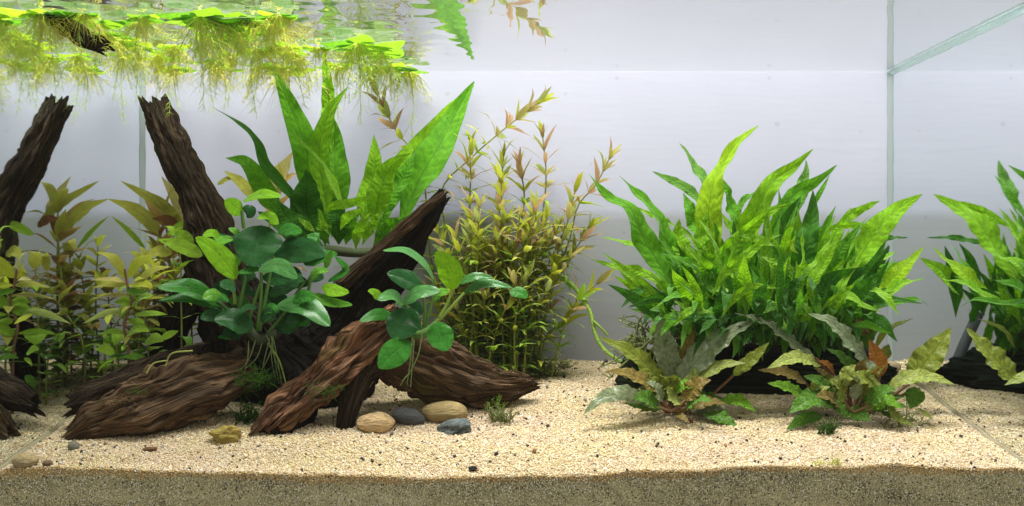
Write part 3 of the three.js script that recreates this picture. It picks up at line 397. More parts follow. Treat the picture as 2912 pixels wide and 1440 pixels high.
// ---------------------------------------------------------------- anubias on the wood
function broad(plant, cr, spots, d0, d1, w, tone, o = {}) { return leaf(plant, cr, spots, d0, d1, w, anu[tone], { profile: 'heart', L: 26, W: 12, wave: 0.06, freq: 8, fold: 0.16, cup: -0.12, rag: 0.02, face: new V3(0, 0.7, 1), ...o }); }
const fine = std([0.12, 0.17, 0.05], { roughness: 0.7 });
{
  const b = B.at(860, 930, 0.085), p = thing('anubias', 'anubias with large dark glossy heart-shaped leaves and hanging roots on the left of the stump', 'aquatic plant', b);
  const T = [
    [B, [[880, 105], [850, 260], [825, 412]], 0.095, 0.075, 350, 'dk', { face: new V3(0.1, 0.5, 1) }],
    [B, [[970, 330], [1110, 290], [1290, 310], [1345, 335]], 0.095, 0.085, 235, 'dk', { face: new V3(0.1, 0.6, 1) }],
    [B, [[700, 500], [600, 360], [480, 250], [400, 195]], 0.08, 0.065, 175, 'br', { face: new V3(0.6, 0.3, 1) }],
    [B, [[860, 430], [1000, 400], [1145, 498]], 0.075, 0.06, 145, 'gy', { r0: 0.2, face: new V3(0, 1.2, 1) }],
    [B, [[860, 430], [780, 440], [708, 455]], 0.078, 0.075, 60, 'md', {}],
    [B, [[545, 642], [350, 560], [120, 560]], 0.08, 0.065, 165, 'md', { face: new V3(0, 0.9, 1) }],
    [B, [[590, 720], [380, 640], [130, 655]], 0.085, 0.07, 110, 'md', { face: new V3(0, 1.1, 1) }],
    [B, [[825, 850], [680, 800], [535, 800]], 0.075, 0.06, 210, 'dk', {}],
    [B, [[1000, 685], [1200, 690], [1385, 845]], 0.075, 0.055, 195, 'gy', { face: new V3(0, 1.0, 1) }],
    [B, [[1330, 545], [1430, 590], [1525, 600]], 0.085, 0.075, 110, 'br', {}],
    [B, [[1260, 610], [1400, 670], [1550, 690]], 0.085, 0.075, 85, 'lt', {}],
    [B, [[890, 475], [1040, 500], [1195, 512]], 0.09, 0.08, 140, 'dk', {}],
    [B, [[1190, 385], [1300, 340], [1440, 315]], 0.09, 0.085, 130, 'md', {}],
    [B, [[1240, 505], [1300, 440], [1372, 440]], 0.085, 0.08, 80, 'lt', {}],
    [B, [[1370, 520], [1500, 430], [1420, 330]], 0.09, 0.09, 60, 'md', {}],
    [B, [[1350, 420], [1370, 360], [1400, 290]], 0.085, 0.08, 60, 'lt', {}],
    [A, [[745, 1092], [680, 1050], [612, 1005]], 0.1, 0.09, 140, 'br', { face: new V3(0, 0.5, 1) }],
    [A, [[745, 1010], [880, 960], [1032, 978]], 0.1, 0.085, 115, 'br', { face: new V3(0, 1, 1) }],
    [A, [[1010, 1175], [930, 1120], [855, 1140]], 0.095, 0.085, 100, 'br', { face: new V3(0, 0.8, 1) }],
    [A, [[830, 1120], [790, 1080], [745, 1060]], 0.105, 0.1, 110, 'dk', {}],
    [B, [[585, 205], [520, 165], [452, 190]], 0.095, 0.085, 85, 'br', {}],
    [B, [[735, 205], [600, 210], [500, 215]], 0.1, 0.095, 70, 'dk', {}],
    [B, [[720, 180], [690, 150], [640, 130]], 0.095, 0.09, 60, 'lt', {}],
    [B, [[1000, 870], [1110, 830], [1195, 760]], 0.085, 0.08, 140, 'dk', {}],
    [B, [[720, 890], [660, 915], [560, 925]], 0.085, 0.08, 60, 'md', {}],
    [B, [[1060, 470], [1100, 520], [1010, 580]], 0.09, 0.085, 110, 'dk', {}],
    [B, [[1000, 160], [1090, 130], [1145, 180]], 0.1, 0.095, 110, 'md', {}],
    [B, [[1250, 230], [1300, 200], [1215, 185]], 0.1, 0.095, 90, 'md', {}],
    [B, [[1090, 800], [1000, 640], [900, 560]], 0.1, 0.095, 130, 'dk', {}],
  ];
  for (const [cr, s, d0, d1, w, tone, o] of T) broad(p, cr, s, d0, d1, w, tone, o);
  for (let i = 0; i < 26; i++) { const x = rr(620, 1250), y = rr(150, 840), a = rr(-0.5, 1.2) + (x > 900 ? 0 : Math.PI - 0.7), l = rr(110, 190), d = rr(0.092, 0.112); broad(p, B, [[x, y], [x + Math.cos(a) * l * 0.5, y + Math.sin(a) * l * 0.25 - 20], [x + Math.cos(a) * l, y + Math.sin(a) * l * 0.5]], d, d - 0.01, rr(85, 150), rnd() < 0.6 ? 'dk' : rnd() < 0.7 ? 'md' : 'lt', { face: new V3(rr(-0.4, 0.4), rr(0.3, 1), 1) }); }
  for (const s of [[[672, 490], [680, 580], [692, 680]], [[775, 470], [750, 580], [720, 720]], [[890, 490], [840, 640], [800, 780]], [[1020, 705], [930, 780], [850, 870]], [[545, 645], [680, 760], [800, 860]], [[590, 720], [690, 800], [800, 890]], [[880, 400], [880, 640], [850, 880]], [[970, 330], [920, 600], [870, 880]], [[1200, 510], [1080, 700], [930, 900]], [[1240, 500], [1230, 570], [1190, 700]], [[740, 1], [745, 60], [755, 130]]]) stem(p, B, s, 0.082, 0.084, 0.0011, 0.0014, s[0][0] === 672 ? stalk.pl : stalk.gn);
  part('rhizome', tube([B.at(720, 720, 0.085), B.at(800, 880, 0.08), B.at(880, 950, 0.08), B.at(990, 900, 0.085)], 0.003, 0.004), std([0.03, 0.045, 0.012]), p);
  for (let i = 0; i < 22; i++) { const x = rr(560, 1150), y = rr(560, 900), a = rr(-0.4, 1) + (x > 850 ? 0 : Math.PI - 0.6), l = rr(110, 190), d = rr(0.07, 0.084); broad(p, B, [[x, y], [x + Math.cos(a) * l * 0.5, y + Math.sin(a) * l * 0.25 - 20], [x + Math.cos(a) * l, y + Math.sin(a) * l * 0.5]], d, d - 0.01, rr(80, 140), rnd() < 0.7 ? 'dk' : rnd() < 0.8 ? 'md' : 'lt', { face: new V3(rr(-0.4, 0.4), rr(0.3, 1), 1) }); }
  for (let i = 0; i < 9; i++) { const x = rr(740, 990), e2 = x + rr(-150, 110); part('root', tube([B.at(x, rr(880, 960), 0.078), B.at(lerp(x, e2, 0.4) + rr(-20, 20), 1080, 0.072), B.at(e2, rr(1150, 1290), 0.07)], 0.00045, 0.00022, 14, 5), fine, p); }
  part('root', tube([B.at(930, 970, 0.078), B.at(1010, 1090, 0.07), B.at(1060, 1255, 0.066)], 0.0007, 0.0004, 14, 5), stalk.pl, p);
  part('root', tube([B.at(380, 1025, 0.05), B.at(220, 1050, 0.046), B.at(180, 1140, 0.046)], 0.0006, 0.0005, 16, 5), stalk.ol, p);
  part('root', tube([B.at(200, 1095, 0.048), B.at(90, 1120, 0.045), B.at(40, 1190, 0.042)], 0.0005, 0.0005, 16, 5), stalk.ol, p);
}
{
  const b = B.at(2100, 880, 0.08), p = thing('anubias', 'smaller anubias with oval green leaves sitting on the right root of the stump', 'aquatic plant', b);
  const T = [
    [[[2150, 508], [2070, 380], [1930, 290], [1770, 292]], 0.085, 0.065, 120, 'gy', { face: new V3(0.4, 1, 1), r0: 0.3 }],
    [[[2282, 578], [2260, 430], [2160, 300]], 0.08, 0.075, 185, 'br', { face: new V3(-0.2, 0.3, 1) }],
    [[[2060, 565], [1940, 500], [1802, 455]], 0.09, 0.085, 165, 'dk', {}],
    [[[1930, 685], [1840, 620], [1735, 655]], 0.075, 0.06, 130, 'gy', { face: new V3(0, 1, 1) }],
    [[[1925, 672], [2030, 600], [2192, 586]], 0.072, 0.062, 145, 'gy', { face: new V3(0, 0.9, 1) }],
    [[[1860, 775], [1740, 760], [1602, 810]], 0.08, 0.065, 110, 'md', {}],
    [[[2000, 720], [1920, 830], [1850, 945]], 0.075, 0.062, 255, 'dk', { profile: 'oval' }],
    [[[1970, 950], [1860, 1040], [1740, 1150]], 0.065, 0.052, 200, 'md', { profile: 'oval', face: new V3(0.2, 0.3, 1) }],
    [[[2168, 815], [2195, 920], [2240, 1028]], 0.07, 0.06, 195, 'md', { profile: 'oval' }],
    [[[2330, 530], [2450, 480], [2580, 490]], 0.085, 0.08, 75, 'gy', {}],
    [[[2365, 595], [2520, 530], [2720, 560]], 0.085, 0.08, 80, 'gy', {}],
    [[[1760, 650], [1710, 600], [1662, 585]], 0.08, 0.075, 75, 'br', {}],
    [[[2700, 590], [2780, 600], [2830, 640]], 0.1, 0.095, 100, 'md', {}],
    [[[2130, 660], [2190, 600], [2260, 590]], 0.09, 0.085, 90, 'lt', {}],
    [[[2060, 760], [1990, 700], [1900, 690]], 0.09, 0.085, 120, 'dk', {}],
  ];
  for (const [s, d0, d1, w, tone, o] of T) broad(p, B, s, d0, d1, w, tone, o);
  for (const [s, m] of [[[[2280, 575], [2245, 680], [2190, 780]], stalk.pl], [[[2370, 600], [2260, 720], [2165, 815]], stalk.pl], [[[2150, 505], [2130, 680], [2070, 880]], stalk.gn], [[[2060, 565], [2080, 720], [2070, 880]], stalk.gn], [[[1930, 680], [2010, 780], [2070, 890]], stalk.gn], [[[1860, 775], [1980, 820], [2070, 890]], stalk.gn], [[[2168, 815], [2120, 850], [2070, 900]], stalk.gn]]) stem(p, B, s, 0.08, 0.08, 0.001, 0.0014, m);
  part('rhizome', tube([B.at(1970, 900, 0.08), B.at(2060, 905, 0.078), B.at(2180, 830, 0.08)], 0.0028, 0.0034), stalk.gn, p);
  for (const s of [[[1990, 930], [1975, 1080], [1950, 1270]], [[2060, 900], [2030, 1060], [1960, 1200]], [[2000, 940], [1990, 1100], [1975, 1290]], [[1970, 1190], [1930, 1230], [1900, 1280]]]) part('root', tube(s.map(([x, y]) => B.at(x, y, 0.056)), 0.0005, 0.0003, 14, 5), fine, p);
}

// ---------------------------------------------------------------- cryptocorynes in the sand
function crypt(plant, spots, d0, d1, w, tone, o = {}) { return leaf(plant, D, spots, d0, d1, w, cry[tone], { profile: 'lance', L: 40, W: 10, wave: 0.16, freq: 26, fold: 0.14, rag: 0.08, face: new V3(0, 1.1, 1), ...o }); }
{
  const b = D.at(800, 1085, 0.095); b.y = sandY(b.x, 0.095);
  const p = thing('cryptocoryne', 'brown and silvery green cryptocoryne with long wavy leaves in front of the dark rock', 'aquatic plant', b);
  const T = [
    [[[800, 900], [780, 760], [740, 580], [705, 365]], 0.095, 0.09, 190, 'sv', {}],
    [[[840, 900], [870, 720], [968, 485]], 0.1, 0.1, 135, 'bn', {}],
    [[[770, 930], [640, 770], [480, 640], [262, 538]], 0.09, 0.08, 160, 'ol', {}],
    [[[760, 970], [620, 870], [450, 800], [315, 790]], 0.08, 0.06, 135, 'bn', {}],
    [[[700, 1040], [560, 980], [400, 960], [270, 1000], [152, 1108]], 0.08, 0.06, 150, 'sv', { face: new V3(0, 1, 1) }],
    [[[740, 1060], [600, 1050], [440, 1020]], 0.085, 0.075, 85, 'gn', {}],
    [[[840, 900], [960, 740], [1180, 540], [1435, 405]], 0.09, 0.085, 215, 'sv', { r1: -0.3 }],
    [[[850, 900], [1020, 810], [1180, 740], [1345, 730]], 0.085, 0.075, 120, 'lt', { face: new V3(0, 1, 1) }],
    [[[1250, 820], [1340, 740], [1430, 660], [1515, 575]], 0.08, 0.075, 105, 'ol', {}],
    [[[880, 1010], [800, 980], [765, 905]], 0.075, 0.065, 140, 'lt', { profile: 'heart' }],
    [[[830, 940], [900, 890], [965, 905]], 0.075, 0.068, 95, 'br', { profile: 'oval' }],
    [[[930, 940], [890, 1020], [850, 1130]], 0.08, 0.07, 105, 'bn', {}],
    [[[1000, 1055], [1130, 1110], [1292, 1198]], 0.08, 0.066, 130, 'gn', { face: new V3(0, 1, 1) }],
    [[[1160, 1010], [1280, 1000], [1420, 1085]], 0.085, 0.075, 105, 'br', { face: new V3(0, 1, 1) }],
    [[[800, 880], [850, 860], [870, 890]], 0.085, 0.08, 60, 'br', { profile: 'oval' }],
    [[[830, 1100], [870, 1120], [930, 1170]], 0.07, 0.06, 60, 'bn', {}],
    [[[700, 1075], [640, 1065], [560, 1085]], 0.078, 0.072, 50, 'ol', {}],
    [[[1040, 1010], [980, 950], [960, 850]], 0.095, 0.09, 90, 'bn', {}],
  ];
  for (const [s, d0, d1, w, tone, o] of T) crypt(p, s, d0, d1, w, tone, o);
  for (let i = 0; i < 18; i++) { const a = rr(-0.15, Math.PI + 0.15), l = rr(240, 430), x1 = 800 + Math.cos(a) * l, y1 = 1040 - Math.sin(a) * l * 0.85, d = rr(0.066, 0.096), x0 = lerp(800, x1, 0.35), y0 = lerp(1080, y1, 0.35); crypt(p, [[x0, y0], [lerp(x0, x1, 0.5), lerp(y0, y1, 0.6) - 30], [x1, y1]], d, d - rr(0, 0.02), rr(85, 150), ['ol', 'gn', 'bn', 'sv', 'gn', 'ol'][i % 6], { r1: rr(-0.5, 0.5) }); stem(p, D, [[x0, y0], [lerp(800, x0, 0.5), lerp(1080, y0, 0.4)], [800, 1080]], d, d, 0.0008, 0.001, stalk.br); }
  for (const s of [[[800, 900], [795, 1000], [790, 1085]], [[840, 900], [825, 1000], [805, 1085]], [[770, 930], [780, 1010], [790, 1085]], [[1250, 820], [1140, 920], [1040, 1010], [850, 1085]], [[965, 850], [940, 960], [860, 1080]], [[1160, 1020], [1020, 1050], [860, 1090]], [[1000, 1055], [920, 1070], [830, 1092]], [[700, 1040], [740, 1070], [780, 1095]], [[900, 930], [860, 1000], [815, 1090]]]) stem(p, D, s, 0.088, 0.093, 0.0009, 0.0012, stalk.br);
}
{
  const b = D.at(2130, 1110, 0.085); b.y = sandY(b.x, 0.085);
  const p = thing('cryptocoryne', 'bushy cryptocoryne with one orange leaf and brown stalks by the right pane', 'aquatic plant', b);
  const T = [
    [[[1850, 690], [1680, 580], [1500, 440], [1258, 362]], 0.09, 0.085, 150, 'sv', { r0: 0.3 }],
    [[[2250, 740], [2100, 570], [1960, 430], [1800, 368]], 0.085, 0.07, 170, 'sv', {}],
    [[[1900, 740], [1710, 690], [1500, 768]], 0.08, 0.06, 125, 'lt', { face: new V3(0, 1, 1) }],
    [[[1790, 880], [1640, 800], [1430, 780]], 0.085, 0.075, 105, 'bn', {}],
    [[[1790, 970], [1650, 910], [1503, 878]], 0.075, 0.06, 120, 'br', {}],
    [[[1990, 1030], [1830, 990], [1655, 1095]], 0.07, 0.055, 170, 'gn', {}],
    [[[1900, 1110], [1770, 1140], [1640, 1218]], 0.068, 0.055, 105, 'gn', { face: new V3(0, 1, 1) }],
    [[[1810, 945], [1930, 870], [2060, 830]], 0.08, 0.075, 125, 'ol', {}],
    [[[2330, 880], [2180, 840], [2020, 820]], 0.075, 0.06, 140, 'ol', { wave: 0.25 }],
    [[[2080, 900], [2090, 800], [2150, 740]], 0.07, 0.062, 110, 'lt', { wave: 0.25 }],
    [[[2320, 830], [2300, 690], [2245, 555]], 0.08, 0.085, 140, 'or', { wave: 0.06 }],
    [[[2390, 910], [2510, 840], [2690, 830], [2880, 890]], 0.075, 0.065, 125, 'lt', {}],
    [[[2540, 880], [2660, 720], [2760, 590], [2845, 470]], 0.09, 0.098, 205, 'ol', {}],
    [[[2585, 905], [2575, 980], [2548, 1065]], 0.075, 0.07, 140, 'gn', {}],
    [[[2280, 1060], [2370, 1000], [2485, 1065]], 0.07, 0.062, 115, 'br', {}],
    [[[2080, 1080], [2180, 1110], [2260, 1150]], 0.07, 0.062, 150, 'gn', {}],
    [[[1970, 990], [2030, 1050], [2085, 1140]], 0.072, 0.066, 115, 'gn', {}],
    [[[2290, 620], [2370, 490], [2570, 400]], 0.12, 0.12, 50, 'ol', {}],
    [[[2160, 520], [2230, 440], [2320, 400]], 0.11, 0.11, 140, 'bn', {}],
    [[[2200, 620], [2260, 520], [2330, 440]], 0.11, 0.105, 80, 'gn', {}],
    [[[2280, 720], [2240, 770], [2240, 830]], 0.078, 0.075, 100, 'sv', {}],
    [[[2200, 930], [2060, 700], [1930, 620]], 0.085, 0.08, 130, 'gn', {}],
    [[[1990, 800], [1940, 740], [1870, 715]], 0.08, 0.075, 70, 'or', {}],
    [[[1960, 830], [1900, 800], [1840, 765]], 0.085, 0.08, 80, 'bn', {}],
    [[[2360, 700], [2370, 640], [2390, 590]], 0.1, 0.1, 80, 'ol', {}],
    [[[2380, 1010], [2450, 1130], [2590, 1190]], 0.066, 0.058, 70, 'ol', {}],
    [[[2330, 1090], [2420, 1110], [2480, 1080]], 0.07, 0.065, 60, 'gn', {}],
    [[[2600, 1060], [2660, 1100], [2720, 1150]], 0.07, 0.062, 40, 'ol', {}],
    [[[1960, 960], [1890, 930], [1960, 900]], 0.07, 0.065, 80, 'lt', {}],
  ];
  for (const [s, d0, d1, w, tone, o] of T) crypt(p, s, d0, d1, w, tone, o);
  for (let i = 0; i < 18; i++) { const a = rr(-0.15, Math.PI + 0.15), l = rr(240, 460), x1 = 2130 + Math.cos(a) * l, y1 = 1050 - Math.sin(a) * l * 0.85, d = rr(0.066, 0.096), x0 = lerp(2130, x1, 0.35), y0 = lerp(1090, y1, 0.35); crypt(p, [[x0, y0], [lerp(x0, x1, 0.5), lerp(y0, y1, 0.6) - 30], [x1, y1]], d, d - rr(0, 0.02), rr(85, 150), ['ol', 'gn', 'bn', 'sv', 'gn', 'ol'][i % 6], { r1: rr(-0.5, 0.5) }); stem(p, D, [[x0, y0], [lerp(2130, x0, 0.5), lerp(1090, y0, 0.4)], [2130, 1090]], d, d, 0.0008, 0.001, stalk.br); }
  for (const s of [[[1850, 690], [1990, 820], [2090, 1090]], [[2250, 740], [2230, 900], [2150, 1090]], [[1900, 740], [2020, 880], [2100, 1095]], [[1790, 880], [1830, 960], [1880, 1010]], [[2330, 880], [2290, 960], [2180, 1080]], [[2320, 830], [2290, 950], [2170, 1080]], [[2540, 880], [2400, 980], [2200, 1080]], [[2390, 910], [2290, 1000], [2180, 1085]], [[2585, 905], [2430, 1000], [2230, 1100]], [[2110, 900], [2110, 1000], [2120, 1100]], [[1790, 970], [1880, 1010], [2080, 1095]], [[2060, 830], [2090, 950], [2110, 1090]]]) stem(p, D, s, 0.078, 0.083, 0.0009, 0.0013, stalk.br);
}

// ---------------------------------------------------------------- stem plants: leaves placed in whorls round a stalk, every leaf a mesh of its own
const leafKind = {};
function shared(kind, k) {                 // leaves of unit length along +y, facing +z, in three variants
  const key = kind + k; if (leafKind[key]) return leafKind[key];
  const [w, bend, profile] = { narrow: [0.18, 0.2, 'lance'], broad: [0.36, 0.3, 'lance'], round: [0.62, 0.25, 'oval'], long: [0.3, 0.24, 'lance'] }[kind];
  const b = bend * [0.6, 1, 1.5][k];
  return (leafKind[key] = leafGeo([new V3(0, 0, 0), new V3(0, 0.35, 0.02), new V3(0, 0.7, -0.03), new V3(0, 0.97, -b * 0.8)], w, { profile, face: new V3(0, 0, 1), L: 12, W: 4, wave: 0.1, freq: 7, fold: 0.12, ph: k * 2.1, rag: 0.06 }));
}
const up = new V3(0, 1, 0);
function shoot(name, label, group, pts, o) {
  const { nodes, per = 2, kind = 'broad', len = [0.012, 0.02], tones, r = 0.0007, rise = [0.9, 0.35], bare = 0.1, mat = stalk.ol, tip = 3, kindLow } = o;
  const c = new THREE.CatmullRomCurve3(pts, false, 'centripetal'), g = thing(name, label, 'aquatic plant', pts[0], group), T = new V3(), p = new V3(), ax = new V3(), q = new THREE.Quaternion(), m = new THREE.Matrix4(), x = new V3(), zz = new V3(), y = new V3();
  part('stalk', tube(pts, r * 1.25, r * 0.7, 26, 6), mat, g);
  let turn = rr(0, TAU);
  for (let i = 0; i <= nodes; i++) {
    const t = bare + (1 - bare) * Math.pow(i / nodes, 0.92), top = i >= nodes - tip; c.getPointAt(Math.min(t, 1), p); c.getTangentAt(Math.min(t, 1), T);
    turn += per === 2 ? Math.PI / 2 + rr(-0.25, 0.25) : rr(0.5, 0.9);
    const f = (i - (nodes - tip)) / tip, open = top ? lerp(rise[1] + 0.15, rise[0] + 0.25, f) : rise[1] + rr(-0.2, 0.25), L = (top ? lerp(1.0, 0.62, f) : rr(0.75, 1.05)) * lerp(len[0], len[1], t) ;
    for (let k = 0; k < per; k++) {
      if (!top && rnd() < (o.gap ?? 0.06)) continue;
      const a = turn + k / per * TAU + rr(-0.2, 0.2); ax.set(Math.cos(a), 0, Math.sin(a)).addScaledVector(T, -ax.dot(T)).normalize();
      y.copy(ax).multiplyScalar(Math.cos(open)).addScaledVector(T, Math.sin(open)).normalize(); zz.copy(T).addScaledVector(y, -T.dot(y)).normalize(); x.crossVectors(y, zz);
      m.makeBasis(x, y, zz); q.setFromRotationMatrix(m);
      const tone = tones(t, rnd()), me = new THREE.Mesh(shared(!top && kindLow && t < 0.55 ? kindLow : kind, Math.floor(rnd() * 3)), ste[tone]); me.name = 'leaf'; me.castShadow = me.receiveShadow = true;
      me.position.copy(p).sub(pts[0]).addScaledVector(y, -0.0003); me.quaternion.copy(q); const sc = L * rr(0.62, 1.22); me.scale.set(sc * rr(0.85, 1.15), sc, sc * rr(0.6, 1.3)); g.add(me);
    }
  }
  return g;
}
{   // the fine-leaved bush at the back, right of the wood; spots from base to tip
  const tone = (warm) => (t, r) => t > 0.82 ? (r < warm * 0.75 ? 'pk' : r < warm * 0.75 + 0.25 ? 'tn' : r < 0.85 ? 'yg' : 'pg') : t > 0.5 ? (r < warm * 0.4 ? 'tn' : r < 0.5 ? 'yg' : r < 0.62 ? 'yl' : r < 0.92 ? 'gn' : 'pk') : (r < 0.72 ? 'gn' : r < 0.86 ? 'yg' : 'dg');
  const S = [
    ['long pink-tipped rotala stem leaning right above the others beside the tall fern', [[Gc, 700, 1120], [Gc, 640, 700], [Fc, 820, 1050], [Fc, 1090, 740], [Fc, 1400, 470], [Fc, 1680, 250]], 0.2, 0.5],
    ['tallest upright rotala stem in the middle of the bush with pink top leaves', [[Gc, 900, 1120], [Gc, 960, 700], [Gc, 1090, 250], [Fc, 1750, 1230], [Fc, 1780, 900], [Fc, 1750, 560]], 0.205, 0.55],
    ['rotala stem with reddish tip furthest right, touching the right fern', [[Gc, 1080, 1090], [Gc, 1200, 600], [Gc, 1340, 200], [Fc, 2080, 1160], [Fc, 2230, 990], [Fc, 2350, 760]], 0.19, 0.6],
    ['rotala stem with brownish leaves rising behind the tall fern near the floating plants', [[Gc, 560, 1100], [Gc, 330, 400], [Fc, 620, 760], [Fc, 420, 510], [Fc, 250, 180]], 0.215, 0.55],
    ['pale green rotala top just left of the tallest stem', [[Gc, 800, 1120], [Gc, 820, 600], [Fc, 1350, 1200], [Fc, 1390, 730]], 0.205, 0.2],
    ['yellow rotala top below the pale green one', [[Gc, 760, 1120], [Gc, 830, 500], [Gc, 840, 100], [Fc, 1370, 990]], 0.185, 0.35],
    ['orange-yellow rotala top left of the leaning right-hand stem', [[Gc, 1000, 1110], [Gc, 1140, 500], [Gc, 1310, 120], [Fc, 2040, 1060]], 0.185, 0.5],
    ['tan rotala stem crossing behind the long leaning stem', [[Gc, 620, 1110], [Gc, 560, 500], [Fc, 1080, 1150], [Fc, 1090, 620]], 0.215, 0.5],
    ['rotala top with spreading tan leaves beside the right limb of the stump', [[Gc, 640, 1120], [Gc, 620, 400], [Gc, 610, -30]], 0.18, 0.5],
    ['rotala stem with brown-green top behind the tallest stem', [[Gc, 880, 1120], [Gc, 900, 500], [Fc, 1580, 1100], [Fc, 1540, 830]], 0.215, 0.4],
    ['low lime-yellow rotala top at the centre of the bush', [[Gc, 860, 1120], [Gc, 850, 700], [Gc, 900, 420], [Gc, 930, 300]], 0.175, 0.15],
    ['bright lime rotala top above the driftwood root', [[Gc, 940, 1120], [Gc, 940, 800], [Gc, 1000, 540]], 0.165, 0.08],
    ['yellow rotala top on the right side of the bush', [[Gc, 1020, 1110], [Gc, 1150, 650], [Gc, 1240, 330], [Gc, 1290, 220]], 0.18, 0.3],
    ['short rotala sprig at the far right with lime tip on a slanting green stalk', [[Gc, 1205, 1200], [Gc, 1290, 880], [Gc, 1390, 670], [Gc, 1530, 540]], 0.175, 0.05],
    ['rotala sprig with pink-edged tip right of the yellow top', [[Gc, 1060, 1110], [Gc, 1160, 500], [Gc, 1350, 320], [Gc, 1465, 150]], 0.19, 0.4],
    ['thin dark rotala stalk with an orange top leaf at the right edge of the bush', [[Gc, 1100, 1100], [Gc, 1170, 740], [Gc, 1245, 430]], 0.18, 0.2],
  ];
  for (const [label, spots, d, warm] of S) {
    const pts = spots.map(([cr, x, y], i) => cr.at(x, y, d - 0.01 * i / spots.length)), n = new THREE.CatmullRomCurve3(pts).getLength();
    pts[0].y = Math.min(pts[0].y, sandY(pts[0].x, -pts[0].z));
    shoot('rotala_stem', label, 'fine-leaved stems behind the stump', pts, { nodes: Math.round(n / 0.0118), per: 4, kind: 'narrow', len: [0.021, 0.03], tones: tone(warm), r: 0.0008, bare: 0.14, gap: 0.1, rise: [0.95, 0.18], tip: 4 });
  }
  const NTH = ['first', 'second', 'third', 'fourth', 'fifth', 'sixth', 'seventh', 'eighth', 'ninth', 'tenth', 'eleventh', 'twelfth', 'thirteenth', 'fourteenth', 'fifteenth', 'sixteenth', 'seventeenth', 'eighteenth', 'nineteenth', 'twentieth', 'twenty-first', 'twenty-second', 'twenty-third', 'twenty-fourth', 'twenty-fifth'];
  const fill = []; for (let i = 0; i < 48; i++) { const bx = rr(560, 1120); fill.push({ bx, tx: bx + (bx - 820) * rr(0.1, 0.6) + rr(-220, 220), ty: rr(-40, 760), d: rr(0.165, 0.215) }); }
  const HT = ['tall yellow-green', 'half-tall yellow-green', 'low green'];
  for (const high of [0, 1, 2]) fill.filter((q) => (q.ty < 230 ? 0 : q.ty < 500 ? 1 : 2) === high).sort((a, b) => a.tx - b.tx).forEach(({ bx, tx, ty, d }, i) => {
    const pts = [Gc.at(bx, 1120, d), Gc.at(lerp(bx, tx, 0.3) + rr(-40, 40), lerp(1120, ty, 0.5), d), Gc.at(tx, ty, d - 0.01)], n = new THREE.CatmullRomCurve3(pts).getLength();
    pts[0].y = sandY(pts[0].x, d) - 0.001;
    shoot('rotala_stem', `${HT[high]} rotala stem in the crowded bush, ${NTH[i] ?? 'number ' + (i + 1)} from the left at its height`, 'fine-leaved stems behind the stump', pts, { nodes: Math.max(5, Math.round(n / 0.0118)), per: 4, kind: 'narrow', len: [0.02, 0.028], tones: tone(0.1), r: 0.0008, bare: 0.14, gap: 0.1, tip: 4, rise: [0.9, 0.18] });
  });
  // the bent green stalk right of the bush
  const k = thing('curved_stem', 'thick bent green plant stalk curving down to the sand right of the fine-leaved bush', 'aquatic plant', Gc.at(1740, 1115, 0.15));
  part('stalk', tube([Gc.at(1255, 480, 0.175), Gc.at(1345, 530, 0.172), Gc.at(1425, 630, 0.17), Gc.at(1490, 740, 0.165), Gc.at(1520, 880, 0.16), Gc.at(1570, 990, 0.155), Gc.at(1650, 1065, 0.15), Gc.at(1745, 1120, 0.145)], 0.0017, 0.0014, 40, 8), std([0.2, 0.34, 0.03], { roughness: 0.5, bumpMap: woodBump, bumpScale: 0.001 }), k);
  part('side_shoot', tube([Gc.at(1515, 810, 0.16), Gc.at(1570, 860, 0.158), Gc.at(1620, 915, 0.157)], 0.0011, 0.0008, 20, 8), std([0.18, 0.3, 0.03], { roughness: 0.5 }), k);
  leaf(k, Gc, [[1300, 500], [1330, 540], [1345, 590]], 0.172, 0.17, 30, ste.dg, { name: 'leaf', profile: 'lance' });
}
